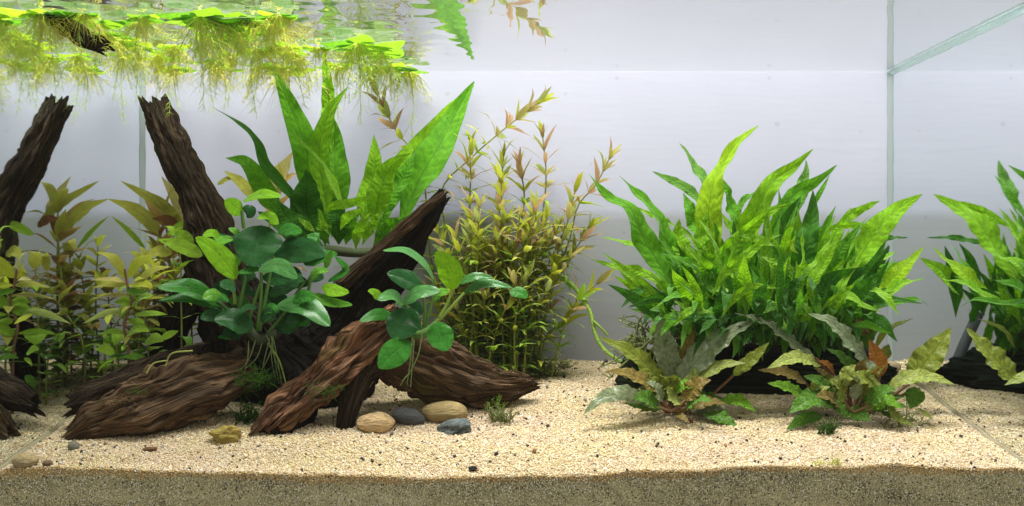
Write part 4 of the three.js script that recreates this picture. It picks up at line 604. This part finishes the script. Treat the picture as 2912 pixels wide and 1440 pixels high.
{   // broad-leaved olive stems at the left
  const tn = (t, r) => t > 0.8 ? (r < 0.5 ? 'yg' : 'ol') : t > 0.55 ? (r < 0.5 ? 'ol' : r < 0.8 ? 'gn' : 'bn') : (r < 0.8 ? 'gn' : 'dg');
  const rd = (t, r) => t > 0.6 ? (r < 0.45 ? 'ol' : r < 0.9 ? 'bn' : 'rd') : (r < 0.35 ? 'bn' : r < 0.6 ? 'rd' : r < 0.8 ? 'ol' : 'dg');
  const gn = (t, r) => (r < 0.6 ? 'gn' : r < 0.85 ? 'dg' : 'yg');
  const S = [
    ['ludwigia stem with green rounded leaves beside the black wood leg', [[I, 1090, 660, 0.1], [I, 1080, 400, 0.1], [I, 1060, 180, 0.1], [H, 1120, 960, 0.102], [H, 1130, 900, 0.102]], { nodes: 11, kind: 'broad', kindLow: 'round', len: [0.016, 0.024], tones: tn }],
    ['tall reddish-olive stem plant with long leaves partly behind the upright limb', [[H, 1230, 1240, 0.165], [H, 1240, 900, 0.165], [H, 1220, 620, 0.163], [H, 1200, 480, 0.16]], { nodes: 9, kind: 'long', len: [0.028, 0.042], tones: rd, r: 0.001 }],
    ['brown-olive stem plant with long leaves close to the left pane', [[H, 1110, 1240, 0.155], [H, 1130, 1000, 0.155], [H, 1150, 800, 0.155], [H, 1160, 650, 0.155]], { nodes: 8, kind: 'long', len: [0.026, 0.04], tones: rd, r: 0.001 }],
    ['brown-leaved stem plant behind the upright limb under the fern', [[A, 960, 1280, 0.19], [A, 950, 1080, 0.19], [A, 980, 960, 0.19], [A, 1010, 900, 0.19]], { nodes: 5, kind: 'long', len: [0.024, 0.036], tones: rd, r: 0.001 }],
    ['bright green leafy shoot at the foot of the upright limb', [[H, 1330, 1000, 0.12], [H, 1320, 850, 0.12], [H, 1310, 720, 0.118], [H, 1290, 650, 0.116]], { nodes: 8, kind: 'broad', len: [0.018, 0.024], tones: gn }],
    ['olive stem plant with drooping leaves behind the log', [[I, 760, 640, 0.13], [I, 790, 420, 0.13], [H, 1010, 1060, 0.13], [H, 1040, 900, 0.13]], { nodes: 9, kind: 'broad', len: [0.018, 0.026], tones: tn }],
    ['yellow-green stem plant in the gap behind the log, close to the left pane', [[I, 640, 640, 0.14], [I, 650, 400, 0.14], [H, 700, 1060, 0.14], [H, 740, 960, 0.142]], { nodes: 9, kind: 'broad', len: [0.018, 0.026], tones: tn }],
    ['leafy olive stem plant right behind the front ludwigia', [[I, 1010, 640, 0.12], [I, 1020, 400, 0.12], [I, 1030, 150, 0.12], [H, 1040, 960, 0.12], [H, 1060, 820, 0.122]], { nodes: 11, kind: 'broad', kindLow: 'round', len: [0.018, 0.027], tones: tn }],
    ['bushy green stem plant under the broad leaves, left of the black leg', [[I, 1240, 520, 0.14], [I, 1230, 350, 0.14], [I, 1240, 200, 0.14], [H, 1260, 1060, 0.138], [H, 1290, 930, 0.136]], { nodes: 10, kind: 'broad', kindLow: 'round', len: [0.016, 0.024], tones: tn }],
    ['dark green leafy shoot between the black leg and the stump', [[I, 1420, 500, 0.15], [I, 1400, 300, 0.15], [H, 1400, 1080, 0.148], [H, 1420, 960, 0.146]], { nodes: 9, kind: 'broad', len: [0.016, 0.024], tones: gn }],
    ['short green stem plant low between the log and the left pane', [[I, 880, 700, 0.11], [I, 860, 560, 0.11], [I, 850, 470, 0.112], [I, 800, 400, 0.112]], { nodes: 7, kind: 'round', len: [0.013, 0.015], tones: gn }],
    ['dark olive stem plant in the shade behind the black wood leg', [[I, 1180, 560, 0.165], [I, 1180, 300, 0.165], [H, 1200, 1050, 0.165], [H, 1220, 930, 0.165]], { nodes: 9, kind: 'broad', len: [0.018, 0.026], tones: rd }],
  ];
  {
    const pts = [I.at(945, 700, 0.09), I.at(935, 480, 0.09), I.at(905, 330, 0.09), I.at(960, 150, 0.09), H.at(930, 1010, 0.09), H.at(912, 890, 0.09)]; pts[0].y = sandY(pts[0].x, 0.09);
    const g = thing('stem_plant', 'ludwigia stem with yellow-olive top leaves in front, left of the upright limb', 'aquatic plant', pts[0]);
    part('stalk', tube(pts, 0.0012, 0.0008, 26, 6), stalk.br, g);
    const LV = [[H, [[908, 905], [810, 800], [705, 768]], 80, 'ol'], [H, [[928, 955], [1010, 840], [1135, 790]], 95, 'yg'], [H, [[918, 960], [880, 900], [848, 845]], 45, 'yl'], [H, [[1005, 995], [1110, 900], [1245, 872]], 85, 'ol'], [H, [[910, 975], [800, 960], [655, 972]], 62, 'tn'], [H, [[930, 1005], [800, 1000], [675, 1025]], 66, 'ol'], [H, [[935, 1010], [1020, 1000], [1115, 1025]], 55, 'yg'], [H, [[945, 1080], [800, 1080], [655, 1112]], 46, 'tn'],
      [H, [[960, 1140], [900, 1120], [832, 1135]], 80, 'gn'], [H, [[965, 1185], [905, 1180], [842, 1215]], 115, 'gn'], [H, [[972, 1165], [1030, 1100], [1120, 1085]], 115, 'gn'], [I, [[965, 250], [800, 225], [600, 312]], 66, 'pg'], [I, [[980, 245], [1100, 235], [1225, 245]], 60, 'gn'], [I, [[912, 385], [820, 365], [718, 392]], 52, 'gn'], [I, [[922, 395], [1000, 340], [1095, 370]], 95, 'gn'], [I, [[1060, 440], [1130, 420], [1195, 440]], 95, 'gn'], [I, [[1170, 420], [1240, 390], [1305, 365]], 66, 'gn'],
      [I, [[842, 525], [770, 500], [688, 500]], 78, 'gn'], [I, [[1065, 580], [960, 550], [860, 565]], 70, 'dg'], [I, [[855, 560], [800, 580], [742, 622]], 34, 'gn'], [I, [[850, 690], [810, 720], [762, 792]], 60, 'dg'], [I, [[930, 470], [905, 480], [890, 510]], 38, 'gn'], [I, [[800, 240], [790, 270], [785, 315]], 55, 'yg'], [I, [[940, 300], [1000, 290], [1060, 310]], 70, 'gn'], [I, [[935, 560], [1010, 540], [1090, 590]], 70, 'gn'], [H, [[920, 1040], [1000, 1060], [1090, 1050]], 60, 'dg']];
    for (const [cr, sp, w, tone] of LV) leaf(g, cr, sp, 0.09, 0.09 - rr(-0.012, 0.016), w, ste[tone], { profile: 'lance', L: 18, W: 6, face: new V3(0, 0.9, 1), fold: 0.1, cup: -0.1, wave: 0.08, freq: 7, r0: rr(-0.2, 0.2), r1: rr(-0.4, 0.4) });
  }
  const LF = [[300, 700, 0.19], [335, 620, 0.195], [372, 655, 0.18], [405, 700, 0.17], [440, 650, 0.185], [318, 760, 0.165], [360, 740, 0.15], [455, 740, 0.16]], NL = ['first', 'second', 'third', 'fourth', 'fifth', 'sixth', 'seventh', 'eighth'];
  LF.sort((a, b) => a[0] - b[0]).forEach(([x, y, d], i) => {
    const q = V.at(x, y, d), xx = Math.max(q.x, XL + 0.014 + 0.004 * i), b = new V3(xx + rr(-0.004, 0.004), sandY(xx, d) - 0.001, -d), m = new V3(lerp(b.x, xx, 0.5) + rr(-0.004, 0.004), lerp(b.y, q.y, 0.5), -d), t = new V3(xx, q.y, -d + 0.004);
    shoot('stem_plant', `slender olive stem plant in the thicket behind the log, ${NL[i]} from the left`, 'olive stems in the thicket behind the log', [b, m, t], { per: 2, rise: [0.8, 0.12], bare: 0.12, gap: 0.03, nodes: 10, kind: 'broad', kindLow: i % 2 ? 'round' : 'broad', len: [0.018, 0.028], tones: i % 3 ? tn : rd });
  });
  for (const [label, spots, o] of S) {
    const pts = spots.map(([cr, x, y, d]) => cr.at(x, y, d)); pts[0].y = Math.min(pts[0].y, sandY(pts[0].x, -pts[0].z));
    const g = shoot('stem_plant', label, null, pts, { per: 2, rise: [0.8, 0.12], bare: 0.15, gap: 0.03, ...o });
    if (label.startsWith('tall reddish')) {
      leaf(g, H, [[1340, 560], [1200, 430], [1050, 340], [880, 243]], 0.16, 0.158, 80, ste.ol, { profile: 'lance' });
      leaf(g, H, [[1180, 660], [1090, 540], [960, 440], [790, 376]], 0.16, 0.155, 105, ste.ol, { profile: 'lance', wave: 0.16 });
      leaf(g, H, [[1360, 570], [1300, 400], [1180, 210]], 0.17, 0.17, 85, ste.tn, { profile: 'lance' });
      leaf(g, H, [[1060, 740], [930, 600], [810, 500]], 0.16, 0.158, 40, ste.gn, { profile: 'lance' });
      leaf(g, H, [[1310, 580], [1220, 530], [1108, 520]], 0.155, 0.15, 75, ste.rd, { profile: 'lance' });
      leaf(g, H, [[1220, 640], [1330, 570], [1440, 550]], 0.14, 0.13, 70, ste.gn, { profile: 'lance' });
    }
    if (label.startsWith('brown-leaved')) {
      leaf(g, A, [[960, 1010], [1000, 850], [1060, 740], [1112, 650]], 0.195, 0.195, 130, ste.tn, { profile: 'lance' });
      leaf(g, A, [[820, 990], [740, 880], [610, 788]], 0.19, 0.19, 80, ste.ol, { profile: 'lance' });
      leaf(g, A, [[560, 890], [640, 845], [700, 850]], 0.19, 0.19, 40, ste.ol, { profile: 'lance' });
    }
    if (label.startsWith('bright green')) {
      leaf(g, B, [[450, 330], [300, 260], [118, 208]], 0.115, 0.105, 110, ste.gn, { profile: 'lance' });
      leaf(g, B, [[380, 260], [300, 180], [200, 160]], 0.12, 0.112, 90, ste.gn, { profile: 'lance' });
      leaf(g, B, [[230, 310], [120, 300], [20, 350]], 0.12, 0.11, 90, ste.ol, { profile: 'lance' });
    }
  }
}

// ---------------------------------------------------------------- rocks and pebbles
function stoneGeo(rx, ry, rz, o = {}) {
  const { sd = 1, rough = 0.12, strata = 0, det = 24, flatness = 0 } = o, g = mergeVertices((() => { const s = new THREE.IcosahedronGeometry(1, det); s.deleteAttribute('normal'); s.deleteAttribute('uv'); return s; })()), q = g.attributes.position, v = new V3(), U = [];
  for (let i = 0; i < q.count; i++) {
    v.fromBufferAttribute(q, i); const a = v.clone(); let k = 1 + rough * 1.6 * ns(v.x * 1.3 + sd * 7, v.y * 1.3, v.z * 1.3) + rough * 0.5 * fbm(v.x * 4 + sd, v.y * 4, v.z * 4, 3);
    if (flatness) { const f = ns(Math.round(v.x * 2) + sd, Math.round(v.y * 2), Math.round(v.z * 2)); k *= 1 - flatness * 0.3 * f; }
    if (strata) k *= 1 + strata * (1 - Math.abs(ns(v.x * 1.2 + sd, v.y * 9, v.z * 1.2)) * 2.4) * 0.5 + strata * 0.4 * ns(v.x * 5, v.y * 22, v.z * 5);
    q.setXYZ(i, v.x * k * rx, v.y * k * ry, v.z * k * rz); U.push(Math.atan2(a.z, a.x) / TAU + 0.5, a.y * 0.5 + 0.5);
  }
  g.setAttribute('uv', new THREE.Float32BufferAttribute(U, 2)); g.computeVertexNormals(); return g;
}
const speck = tex(512, 512, (u, v) => { const n = fbm(u * 12, v * 12, 3, 5), f = ns(u * 90, v * 70, 3), l = sat(1 - Math.abs(ns(u * 5, v * 9, 7)) * 22); return 0.8 + 0.6 * n + 0.18 * f + 0.15 * l; });
const mottle = tex(256, 256, (u, v) => { const n = fbm(u * 9, v * 9, 5, 4), s = sat(0.5 + 2.5 * fbm(u * 10 + v * 16, v * 22 - u * 6, 8, 4)); return [0.7 + 0.25 * s + 0.3 * n, 0.66 + 0.22 * s + 0.25 * n, 0.55 + 0.2 * s + 0.2 * n]; });
function pebble(name, label, x, y, rx, ry, c, o = {}) {        // spot of the photograph where it rests, half sizes in full-view pixels
  const p = ground(x, y), k = V.len(rx > 30 ? 0.94 : 1, -p.z), g = stoneGeo(rx * k, ry * k, (o.rz ?? rx * 0.8) * k, o); g.rotateZ(o.tilt ?? 0); g.rotateY(o.turn ?? 0); g.translate(0, ry * k * (o.sink ?? 0.58), 0);
  const m = new THREE.Mesh(g, std(c, { map: o.map ?? speck, bumpMap: speck, bumpScale: 0.0012, roughness: o.gloss ?? 0.75 })); m.name = numbered(name); m.position.copy(p); m.castShadow = m.receiveShadow = true; scene.add(m); return tag(m, label, o.cat ?? 'pebble');
}
pebble('pebble', 'smooth tan oval pebble in the front left corner', 62, 1172, 35, 22, [0.52, 0.4, 0.2], { sd: 2, rough: 0.05 });
pebble('pebble', 'smooth pale orange pebble in front of the stump arch', 945, 1080, 50, 28, [0.68, 0.48, 0.24], { sd: 3, rough: 0.07, rz: 40 });
pebble('pebble', 'dark grey oval pebble right of the pale orange one', 1027, 1062, 46, 23, [0.085, 0.09, 0.095], { sd: 4, rough: 0.06, tilt: -0.22, rz: 36 });
pebble('pebble', 'mottled olive-beige round pebble behind the blue-grey stone', 1120, 1055, 62, 30, [0.42, 0.33, 0.16], { sd: 5, rough: 0.06, map: mottle, rz: 44 });
pebble('stone', 'angular blue-grey stone chip in front of the mottled pebble', 1146, 1086, 40, 21, [0.13, 0.16, 0.16], { sd: 6, rough: 0.3, flatness: 0.8, det: 8, cat: 'stone', tilt: 0.12 });
pebble('stone', 'rough mustard-yellow stone between the log and the stump', 568, 1108, 38, 24, [0.42, 0.34, 0.08], { sd: 7, rough: 0.28, flatness: 0.6, det: 10, cat: 'stone', map: mottle });
pebble('pebble', 'small grey pebble against the front end of the log', 184, 1130, 14, 12, [0.34, 0.32, 0.26], { sd: 8, rough: 0.1 });
pebble('pebble', 'small reddish flat pebble right of the front left corner pebble', 118, 1172, 13, 9, [0.3, 0.19, 0.11], { sd: 9, rough: 0.1 });
pebble('pebble', 'small rust-brown chip on the sand below the log', 378, 1134, 16, 6, [0.3, 0.15, 0.07], { sd: 10, rough: 0.2 });
pebble('pebble', 'small beige cone-shaped pebble beside the mustard-yellow stone', 532, 1068, 14, 14, [0.4, 0.32, 0.2], { sd: 11, rough: 0.2 });
pebble('pebble', 'tan stone half hidden behind the left stem plants', 361, 952, 28, 16, [0.55, 0.42, 0.2], { sd: 12, rough: 0.1 });
pebble('pebble', 'beige pebble in the far right corner by the seam', 2236, 934, 30, 16, [0.62, 0.48, 0.27], { sd: 13, rough: 0.1 });
pebble('pebble', 'long beige pebble hidden behind the right cryptocoryne, mirrored in the right pane', 2144, 946, 56, 22, [0.62, 0.48, 0.3], { sd: 14, rough: 0.08 });
pebble('pebble', 'tiny black gravel chip on the front slope below the pebbles', 1190, 1183, 11, 6, [0.02, 0.02, 0.02], { sd: 15, rough: 0.3 });
pebble('pebble', 'small dark brown pebble left of the left cryptocoryne', 1735, 1064, 9, 7, [0.28, 0.1, 0.04], { sd: 16, rough: 0.1 });
pebble('pebble', 'small grey pebble beside the right pane', 2305, 945, 20, 12, [0.16, 0.15, 0.14], { sd: 17, rough: 0.1 });
{
  const dk = tex(512, 512, (u, v) => { const n = fbm(u * 8, v * 30, 3, 5), g = fbm(u * 6, v * 10, 8, 4); const k = 0.7 + 0.9 * n; const m = sat(fbm(u * 14, v * 22, 6, 4) * 4 - 0.5); return [sat(k * (0.5 - 0.1 * g) + 0.28 * m), sat(k * 0.55 + 0.5 * m), sat(k * (0.5 - 0.1 * g) + 0.06 * m)]; });
  const rock = (label, x, y, d, rx, ry, rz, o) => { const p = V.at(x, y, d), k = V.len(1, d), g = stoneGeo(rx * k, ry * k, rz * k, { det: 40, ...o }); const m = new THREE.Mesh(g, dull(o.c, { map: dk })); m.name = numbered('rock'); m.position.copy(p); m.castShadow = m.receiveShadow = true; scene.add(m); return tag(m, label, 'rock'); };
  rock('large layered black-green rock under the wide fern clump', 1930, 957, 0.165, 315, 96, 110, { sd: 21, rough: 0.16, strata: 0.1, c: [0.03, 0.036, 0.03] });
  rock('dark green-grey rock behind the left cryptocoryne', 1640, 960, 0.135, 95, 70, 70, { sd: 24, rough: 0.14, strata: 0.06, c: [0.025, 0.036, 0.02] });
  const rod = thing('rod', 'dark grey rod leaning behind the wide fern clump', 'rod', px(2484, 1030, 0.175));
  part('shaft', tube([px(2484, 1032, 0.175), px(2452, 960, 0.175), px(2419, 890, 0.175)], 0.004, 0.004, 8, 12), std([0.09, 0.1, 0.12], { roughness: 0.5 }), rod);
}

// ---------------------------------------------------------------- moss and small sprouts
function tuft(name, label, category, at, n, h, spread, mat, curl = 0.5, kind) {
  const gs = []; for (let i = 0; i < n; i++) { const a = rr(0, TAU), r = spread * Math.sqrt(rnd()), p0 = new V3(Math.cos(a) * r, curl > 0.6 ? rr(-0.5, 0.5) * spread * Math.sqrt(1.05 - (r / spread) ** 2) : 0, Math.sin(a) * r * 0.6), l = h * rr(0.4, 1.1), q = new V3(rr(-1, 1), curl > 0.6 ? rr(-0.7, 1) : rr(0.4, 1.3), rr(-1, 1)).normalize(), p1 = p0.clone().addScaledVector(q, l * 0.55), p2 = p1.clone().addScaledVector(q.add(new V3(rr(-1, 1), rr(-0.8, 0.5), rr(-1, 1)).multiplyScalar(curl)).normalize(), l * 0.5); gs.push(tube([p0, p1, p2], h * 0.035, h * 0.012, 5, 3)); for (let k = 0; k < 5; k++) { const b = p0.clone().lerp(p2, rr(0.2, 1)); gs.push(tube([b, b.clone().add(new V3(rr(-1, 1), rr(-0.3, 1), rr(-1, 1)).multiplyScalar(l * 0.22))], h * 0.02, h * 0.008, 2, 3, false)); } }
  const m = new THREE.Mesh(mergeGeometries(gs), mat); m.name = numbered(name); m.position.copy(at); m.castShadow = m.receiveShadow = true; scene.add(m); return tag(m, label, category, null, kind);
}
const moss = dull([0.035, 0.09, 0.01]), mossL = std([0.2, 0.38, 0.03]), mossO = std([0.13, 0.16, 0.04]);
tuft('moss_clump', 'tangled dark green moss clump on the left shoulder of the dark rocks', 'moss', D.at(600, 560, 0.125), 36, 0.034, 0.014, mossO, 1.3);
tuft('moss_clump', 'green moss patch on the front root of the stump', 'moss', V.at(815, 985, 0.052), 70, 0.006, 0.011, moss, 0.9);
tuft('moss_clump', 'dark moss patch hanging between the log and the stump', 'moss', V.at(640, 955, 0.066), 90, 0.01, 0.014, moss, 1.0);
tuft('moss_clump', 'small moss patch on top of the log', 'moss', V.at(345, 985, 0.036), 36, 0.004, 0.006, moss, 0.9);
tuft('moss_clump', 'dim moss tangle at the lower edge beside the mustard stone', 'moss', ground(628, 1060), 90, 0.016, 0.01, moss, 0.9);
tuft('moss_clump', 'olive moss tuft at the foot of the fine-leaved bush by the root tip', 'moss', ground(1362, 945), 110, 0.016, 0.011, mossO, 0.8);
tuft('sprout', 'small bright green sprout by the tip of the right root', 'sprout', ground(1238, 1032), 18, 0.012, 0.007, mossL, 0.4);
tuft('sprout', 'brownish plantlet on the sand under the right root tip', 'sprout', ground(1262, 1062), 40, 0.014, 0.008, mossO, 0.6);
tuft('sprout', 'tiny green sprout on the back sand near the bent stalk', 'sprout', ground(1418, 926), 26, 0.009, 0.006, mossO, 0.4);
tuft('sprout', 'tiny yellow-green sprout on the front sand, right of the pair', 'sprout', ground(2099, 1170), 20, 0.006, 0.004, std([0.42, 0.5, 0.02]), 0.3);
tuft('sprout', 'tiny yellow-green sprout on the front sand, left of the pair', 'sprout', ground(2062, 1174), 14, 0.005, 0.004, std([0.42, 0.5, 0.02]), 0.3);
tuft('sprout', 'small moss sprig at the foot of the right cryptocoryne', 'sprout', ground(2080, 1092), 40, 0.011, 0.006, moss, 0.5);
tuft('sprout', 'brown-green tendrils on the sand near the right pane', 'sprout', ground(2270, 1072), 30, 0.016, 0.014, mossO, 0.8);

// ---------------------------------------------------------------- floating plants with feathery roots
const floatLeaf = [lm([0.28, 0.5, 0.02], anuMap, anuBump, { transmission: 0.75, bumpScale: 0.0006, clearcoat: 0.9, clearcoatRoughness: 0.08 }), lm([0.46, 0.62, 0.03], anuMap, anuBump, { transmission: 0.75, bumpScale: 0.0006, clearcoat: 0.9, clearcoatRoughness: 0.08 }), lm([0.18, 0.42, 0.02], anuMap, anuBump, { transmission: 0.7, bumpScale: 0.0003 })];
const rootMat = [phys([0.86, 0.88, 0.05], { transmission: 0.55, roughness: 1, thickness: 0 }), phys([0.7, 0.85, 0.07], { transmission: 0.55, roughness: 1, thickness: 0 }), phys([0.88, 0.82, 0.08], { transmission: 0.55, roughness: 1, thickness: 0 }), phys([0.95, 0.93, 0.2], { transmission: 0.4, roughness: 1, thickness: 0 })];
function hairs(P, X, a, b, c, w) {         // one hair: three points, a flat cross-less ribbon of two faces per span with a triangular section
  const n = P.length / 3, t = new V3().subVectors(c, a).normalize(), s = new V3(-t.z, 0.2, t.x).cross(t).normalize(), u = new V3().crossVectors(t, s);
  for (const [p, r] of [[a, w], [b, w * 0.8]]) for (let k = 0; k < 3; k++) { const f = k / 3 * TAU; P.push(p.x + (s.x * Math.cos(f) + u.x * Math.sin(f)) * r, p.y + (s.y * Math.cos(f) + u.y * Math.sin(f)) * r, p.z + (s.z * Math.cos(f) + u.z * Math.sin(f)) * r); }
  P.push(c.x, c.y, c.z);
  for (let k = 0; k < 3; k++) { const l = (k + 1) % 3; X.push(n + k, n + l, n + 3 + k, n + l, n + 3 + l, n + 3 + k, n + 3 + k, n + 3 + l, n + 6); }
}
function rootGeo(len, out, bush) {
  const a = rr(0, TAU), p0 = new V3(0, -0.0005, 0), p1 = new V3(Math.cos(a) * out * 0.5, -len * 0.35, Math.sin(a) * out * 0.5), p2 = new V3(Math.cos(a) * out + rr(-1, 1) * 0.004, -len, Math.sin(a) * out + rr(-1, 1) * 0.004), c = new THREE.CatmullRomCurve3([p0, p1, p2]);
  const P = [], X = [], p = new V3(), T = new V3(); let prev = p0.clone();
  for (let i = 1; i <= 10; i++) { const q = c.getPointAt(i / 10), m = prev.clone().lerp(q, 0.5); hairs(P, X, prev.clone(), m, q.clone().addScaledVector(q.clone().sub(prev), 0.25), lerp(0.00032, 0.00013, i / 10)); prev = q; }
  const n = Math.round(len / 0.00062 * bush);
  for (let i = 0; i < n; i++) { const t = rr(0.12, 0.99); c.getPointAt(t, p); c.getTangentAt(t, T); const b = rr(0, TAU), d = new V3(Math.cos(b), rr(-0.5, 0.3), Math.sin(b)).addScaledVector(T, 0.55).normalize(), l = rr(0.004, 0.009) * Math.sin(Math.PI * (0.2 + 0.7 * t)), q = p.clone().addScaledVector(d, l * 0.5), e = p.clone().addScaledVector(d, l).add(new V3(rr(-1, 1) * 0.0005, -l * 0.15, rr(-1, 1) * 0.0005)); hairs(P, X, p.clone(), q, e, 0.00009); }
  const g = new THREE.BufferGeometry(); g.setAttribute('position', new THREE.Float32BufferAttribute(P, 3)); g.setIndex(X); g.computeVertexNormals(); return g;
}
function floater(k) {
  const o = new THREE.Group(), n = 4 + (k % 3), rs = [0.9, 1, 1.15, 0.8, 1.3][k % 5];
  for (let i = 0; i < n; i++) { const a = i / n * TAU + rr(-0.3, 0.3), L = rr(0.009, 0.0145) * rs, c = Math.cos(a), s = Math.sin(a), y = rr(-0.0022, -0.0008), dy = rr(-0.0015, 0.0012); part('leaf', leafGeo([new V3(c * 0.0012, -0.0015, s * 0.0012), new V3(c * L * 0.5, y, s * L * 0.5), new V3(c * L, Math.min(-0.0006, y + dy), s * L)], L * rr(0.75, 0.95), { profile: 'oval', face: new V3(0, 1, 0), L: 14, W: 8, fold: 0, cup: -0.18, wave: 0.06, freq: 6 }), floatLeaf[Math.floor(rnd() * 3)], o, true); }
  const m = rootMat[k % 3], q = 8 + (k % 4) * 2; for (let i = 0; i < q; i++) part('root', rootGeo(rr(0.007, 0.017) * (k % 4 === 3 ? 1.25 : 1), rr(0.003, 0.016), 0.75), m, o, true);
  { const P = [], X = []; for (let i = 0; i < 34; i++) { const b = rr(0, TAU), e = rr(0.1, 1.25), L = rr(0.008, 0.017) * rs, d = new V3(Math.cos(b) * Math.sin(e), -Math.cos(e), Math.sin(b) * Math.sin(e)), p0 = new V3(0, -0.0012, 0), p1 = p0.clone().addScaledVector(d, L * 0.55), p2 = p0.clone().addScaledVector(d, L); p2.y -= L * 0.22; hairs(P, X, p0, p1, p2, 0.00015); }
    const g = new THREE.BufferGeometry(); g.setAttribute('position', new THREE.Float32BufferAttribute(P, 3)); g.setIndex(X); g.computeVertexNormals(); part('root_fringe', g, rootMat[3], o, true); }
  const lng = rr(0.024, 0.036); part('root', rootGeo(lng, rr(0.001, 0.006), 0.7), rootMat[1], o, true);
  return o;
}
{
  const protos = []; for (let k = 0; k < 8; k++) protos.push(floater(k));
  const depthAt = (y) => (WY - EYE) * 2623 / (637 - y) - EZ;
  const special = { '636,40': 'floating plant with a large star of yellow roots near the front of the mat', '528,80': 'floating plant with the widest golden root star in the middle of the mat', '716,108': 'floating plant with a golden root star right of the widest one', '652,158': 'floating plant with bright leaves at the mat edge above the tall fern', '960,128': 'floating plant at the right end of the mat with flat bright leaves', '206,26': 'floating plant with pale roots in front of the added bark fragment', '1030,172': 'rightmost small floating plant near the waterline' };
  const spots = [[636, 40], [528, 80], [716, 108], [652, 158], [960, 128], [206, 26], [1030, 172], [80, 22], [130, 30], [300, 24], [360, 34], [430, 26], [500, 30], [570, 24], [700, 28], [760, 34], [250, 52], [330, 60], [400, 66], [460, 58], [600, 70], [670, 76], [300, 90], [380, 96], [440, 108], [560, 112], [640, 112], [330, 124], [400, 134], [470, 140], [530, 146], [600, 140], [700, 140], [760, 84], [800, 112], [840, 130], [880, 116], [780, 146], [850, 156], [920, 152], [980, 160], [384, 160], [440, 166], [500, 168], [560, 166], [150, 60], [200, 84], [250, 110], [290, 130], [340, 156], [720, 164], [810, 168], [90, 46], [620, 166], [900, 98], [840, 96], [260, 74], [180, 60], [346, 46], [480, 92], [416, 48], [520, 52], [560, 46], [610, 30], [680, 50], [730, 60], [610, 92], [500, 124], [580, 128], [660, 134], [740, 124], [760, 100], [350, 108], [410, 118], [1060, 180], [1000, 176], [940, 166]];
  for (let i = spots.length - 1; i > 8; i--) if (i % 2 || i % 7 === 4) spots.splice(i, 1);
  spots.forEach(([x, y], i) => {
    const d = clamp(depthAt(y), 0.0, 0.205), p = V.at(x, y, d), o = i < 8 ? protos[i] : protos[Math.floor(rnd() * 8)].clone(), s = (rnd() < 0.25 ? 1.25 : 1) * rr(1.05, 1.6);
    p.x = Math.max(p.x, XL + 0.016); o.name = numbered('floating_plant'); o.position.set(p.x, WY - 0.0004, p.z); o.rotation.y = rr(0, TAU); o.scale.setScalar(s); scene.add(o);
    const row = y <= 40 ? 'front row of the mat' : y <= 80 ? 'second row of the mat' : y <= 120 ? 'middle row of the mat' : y <= 150 ? 'row behind the middle of the mat' : 'hindmost row of the mat', inRow = spots.filter(([a, b]) => (b <= 40 ? 0 : b <= 80 ? 1 : b <= 120 ? 2 : b <= 150 ? 3 : 4) === (y <= 40 ? 0 : y <= 80 ? 1 : y <= 120 ? 2 : y <= 150 ? 3 : 4)).sort((a, b) => a[0] - b[0] || a[1] - b[1]), ord = ['leftmost', 'second', 'third', 'fourth', 'fifth', 'sixth', 'seventh', 'eighth', 'ninth', 'tenth', 'eleventh', 'twelfth', 'thirteenth', 'fourteenth', 'fifteenth', 'sixteenth', 'seventeenth', 'eighteenth', 'nineteenth', 'twentieth', 'twenty-first', 'twenty-second', 'twenty-third', 'twenty-fourth'];
    const far0 = 'feathery-rooted floating plant, ' + (ord[inRow.indexOf(spots[i])] ?? 'far right') + ' from the left in the ' + row;
    const far = far0.replace('leftmost from the left', 'leftmost');
    tag(o, special[x + ',' + y] ?? far, 'floating plant', 'floating plants with feathery roots at the water surface');
  });
}

renderer.render(scene, camera);
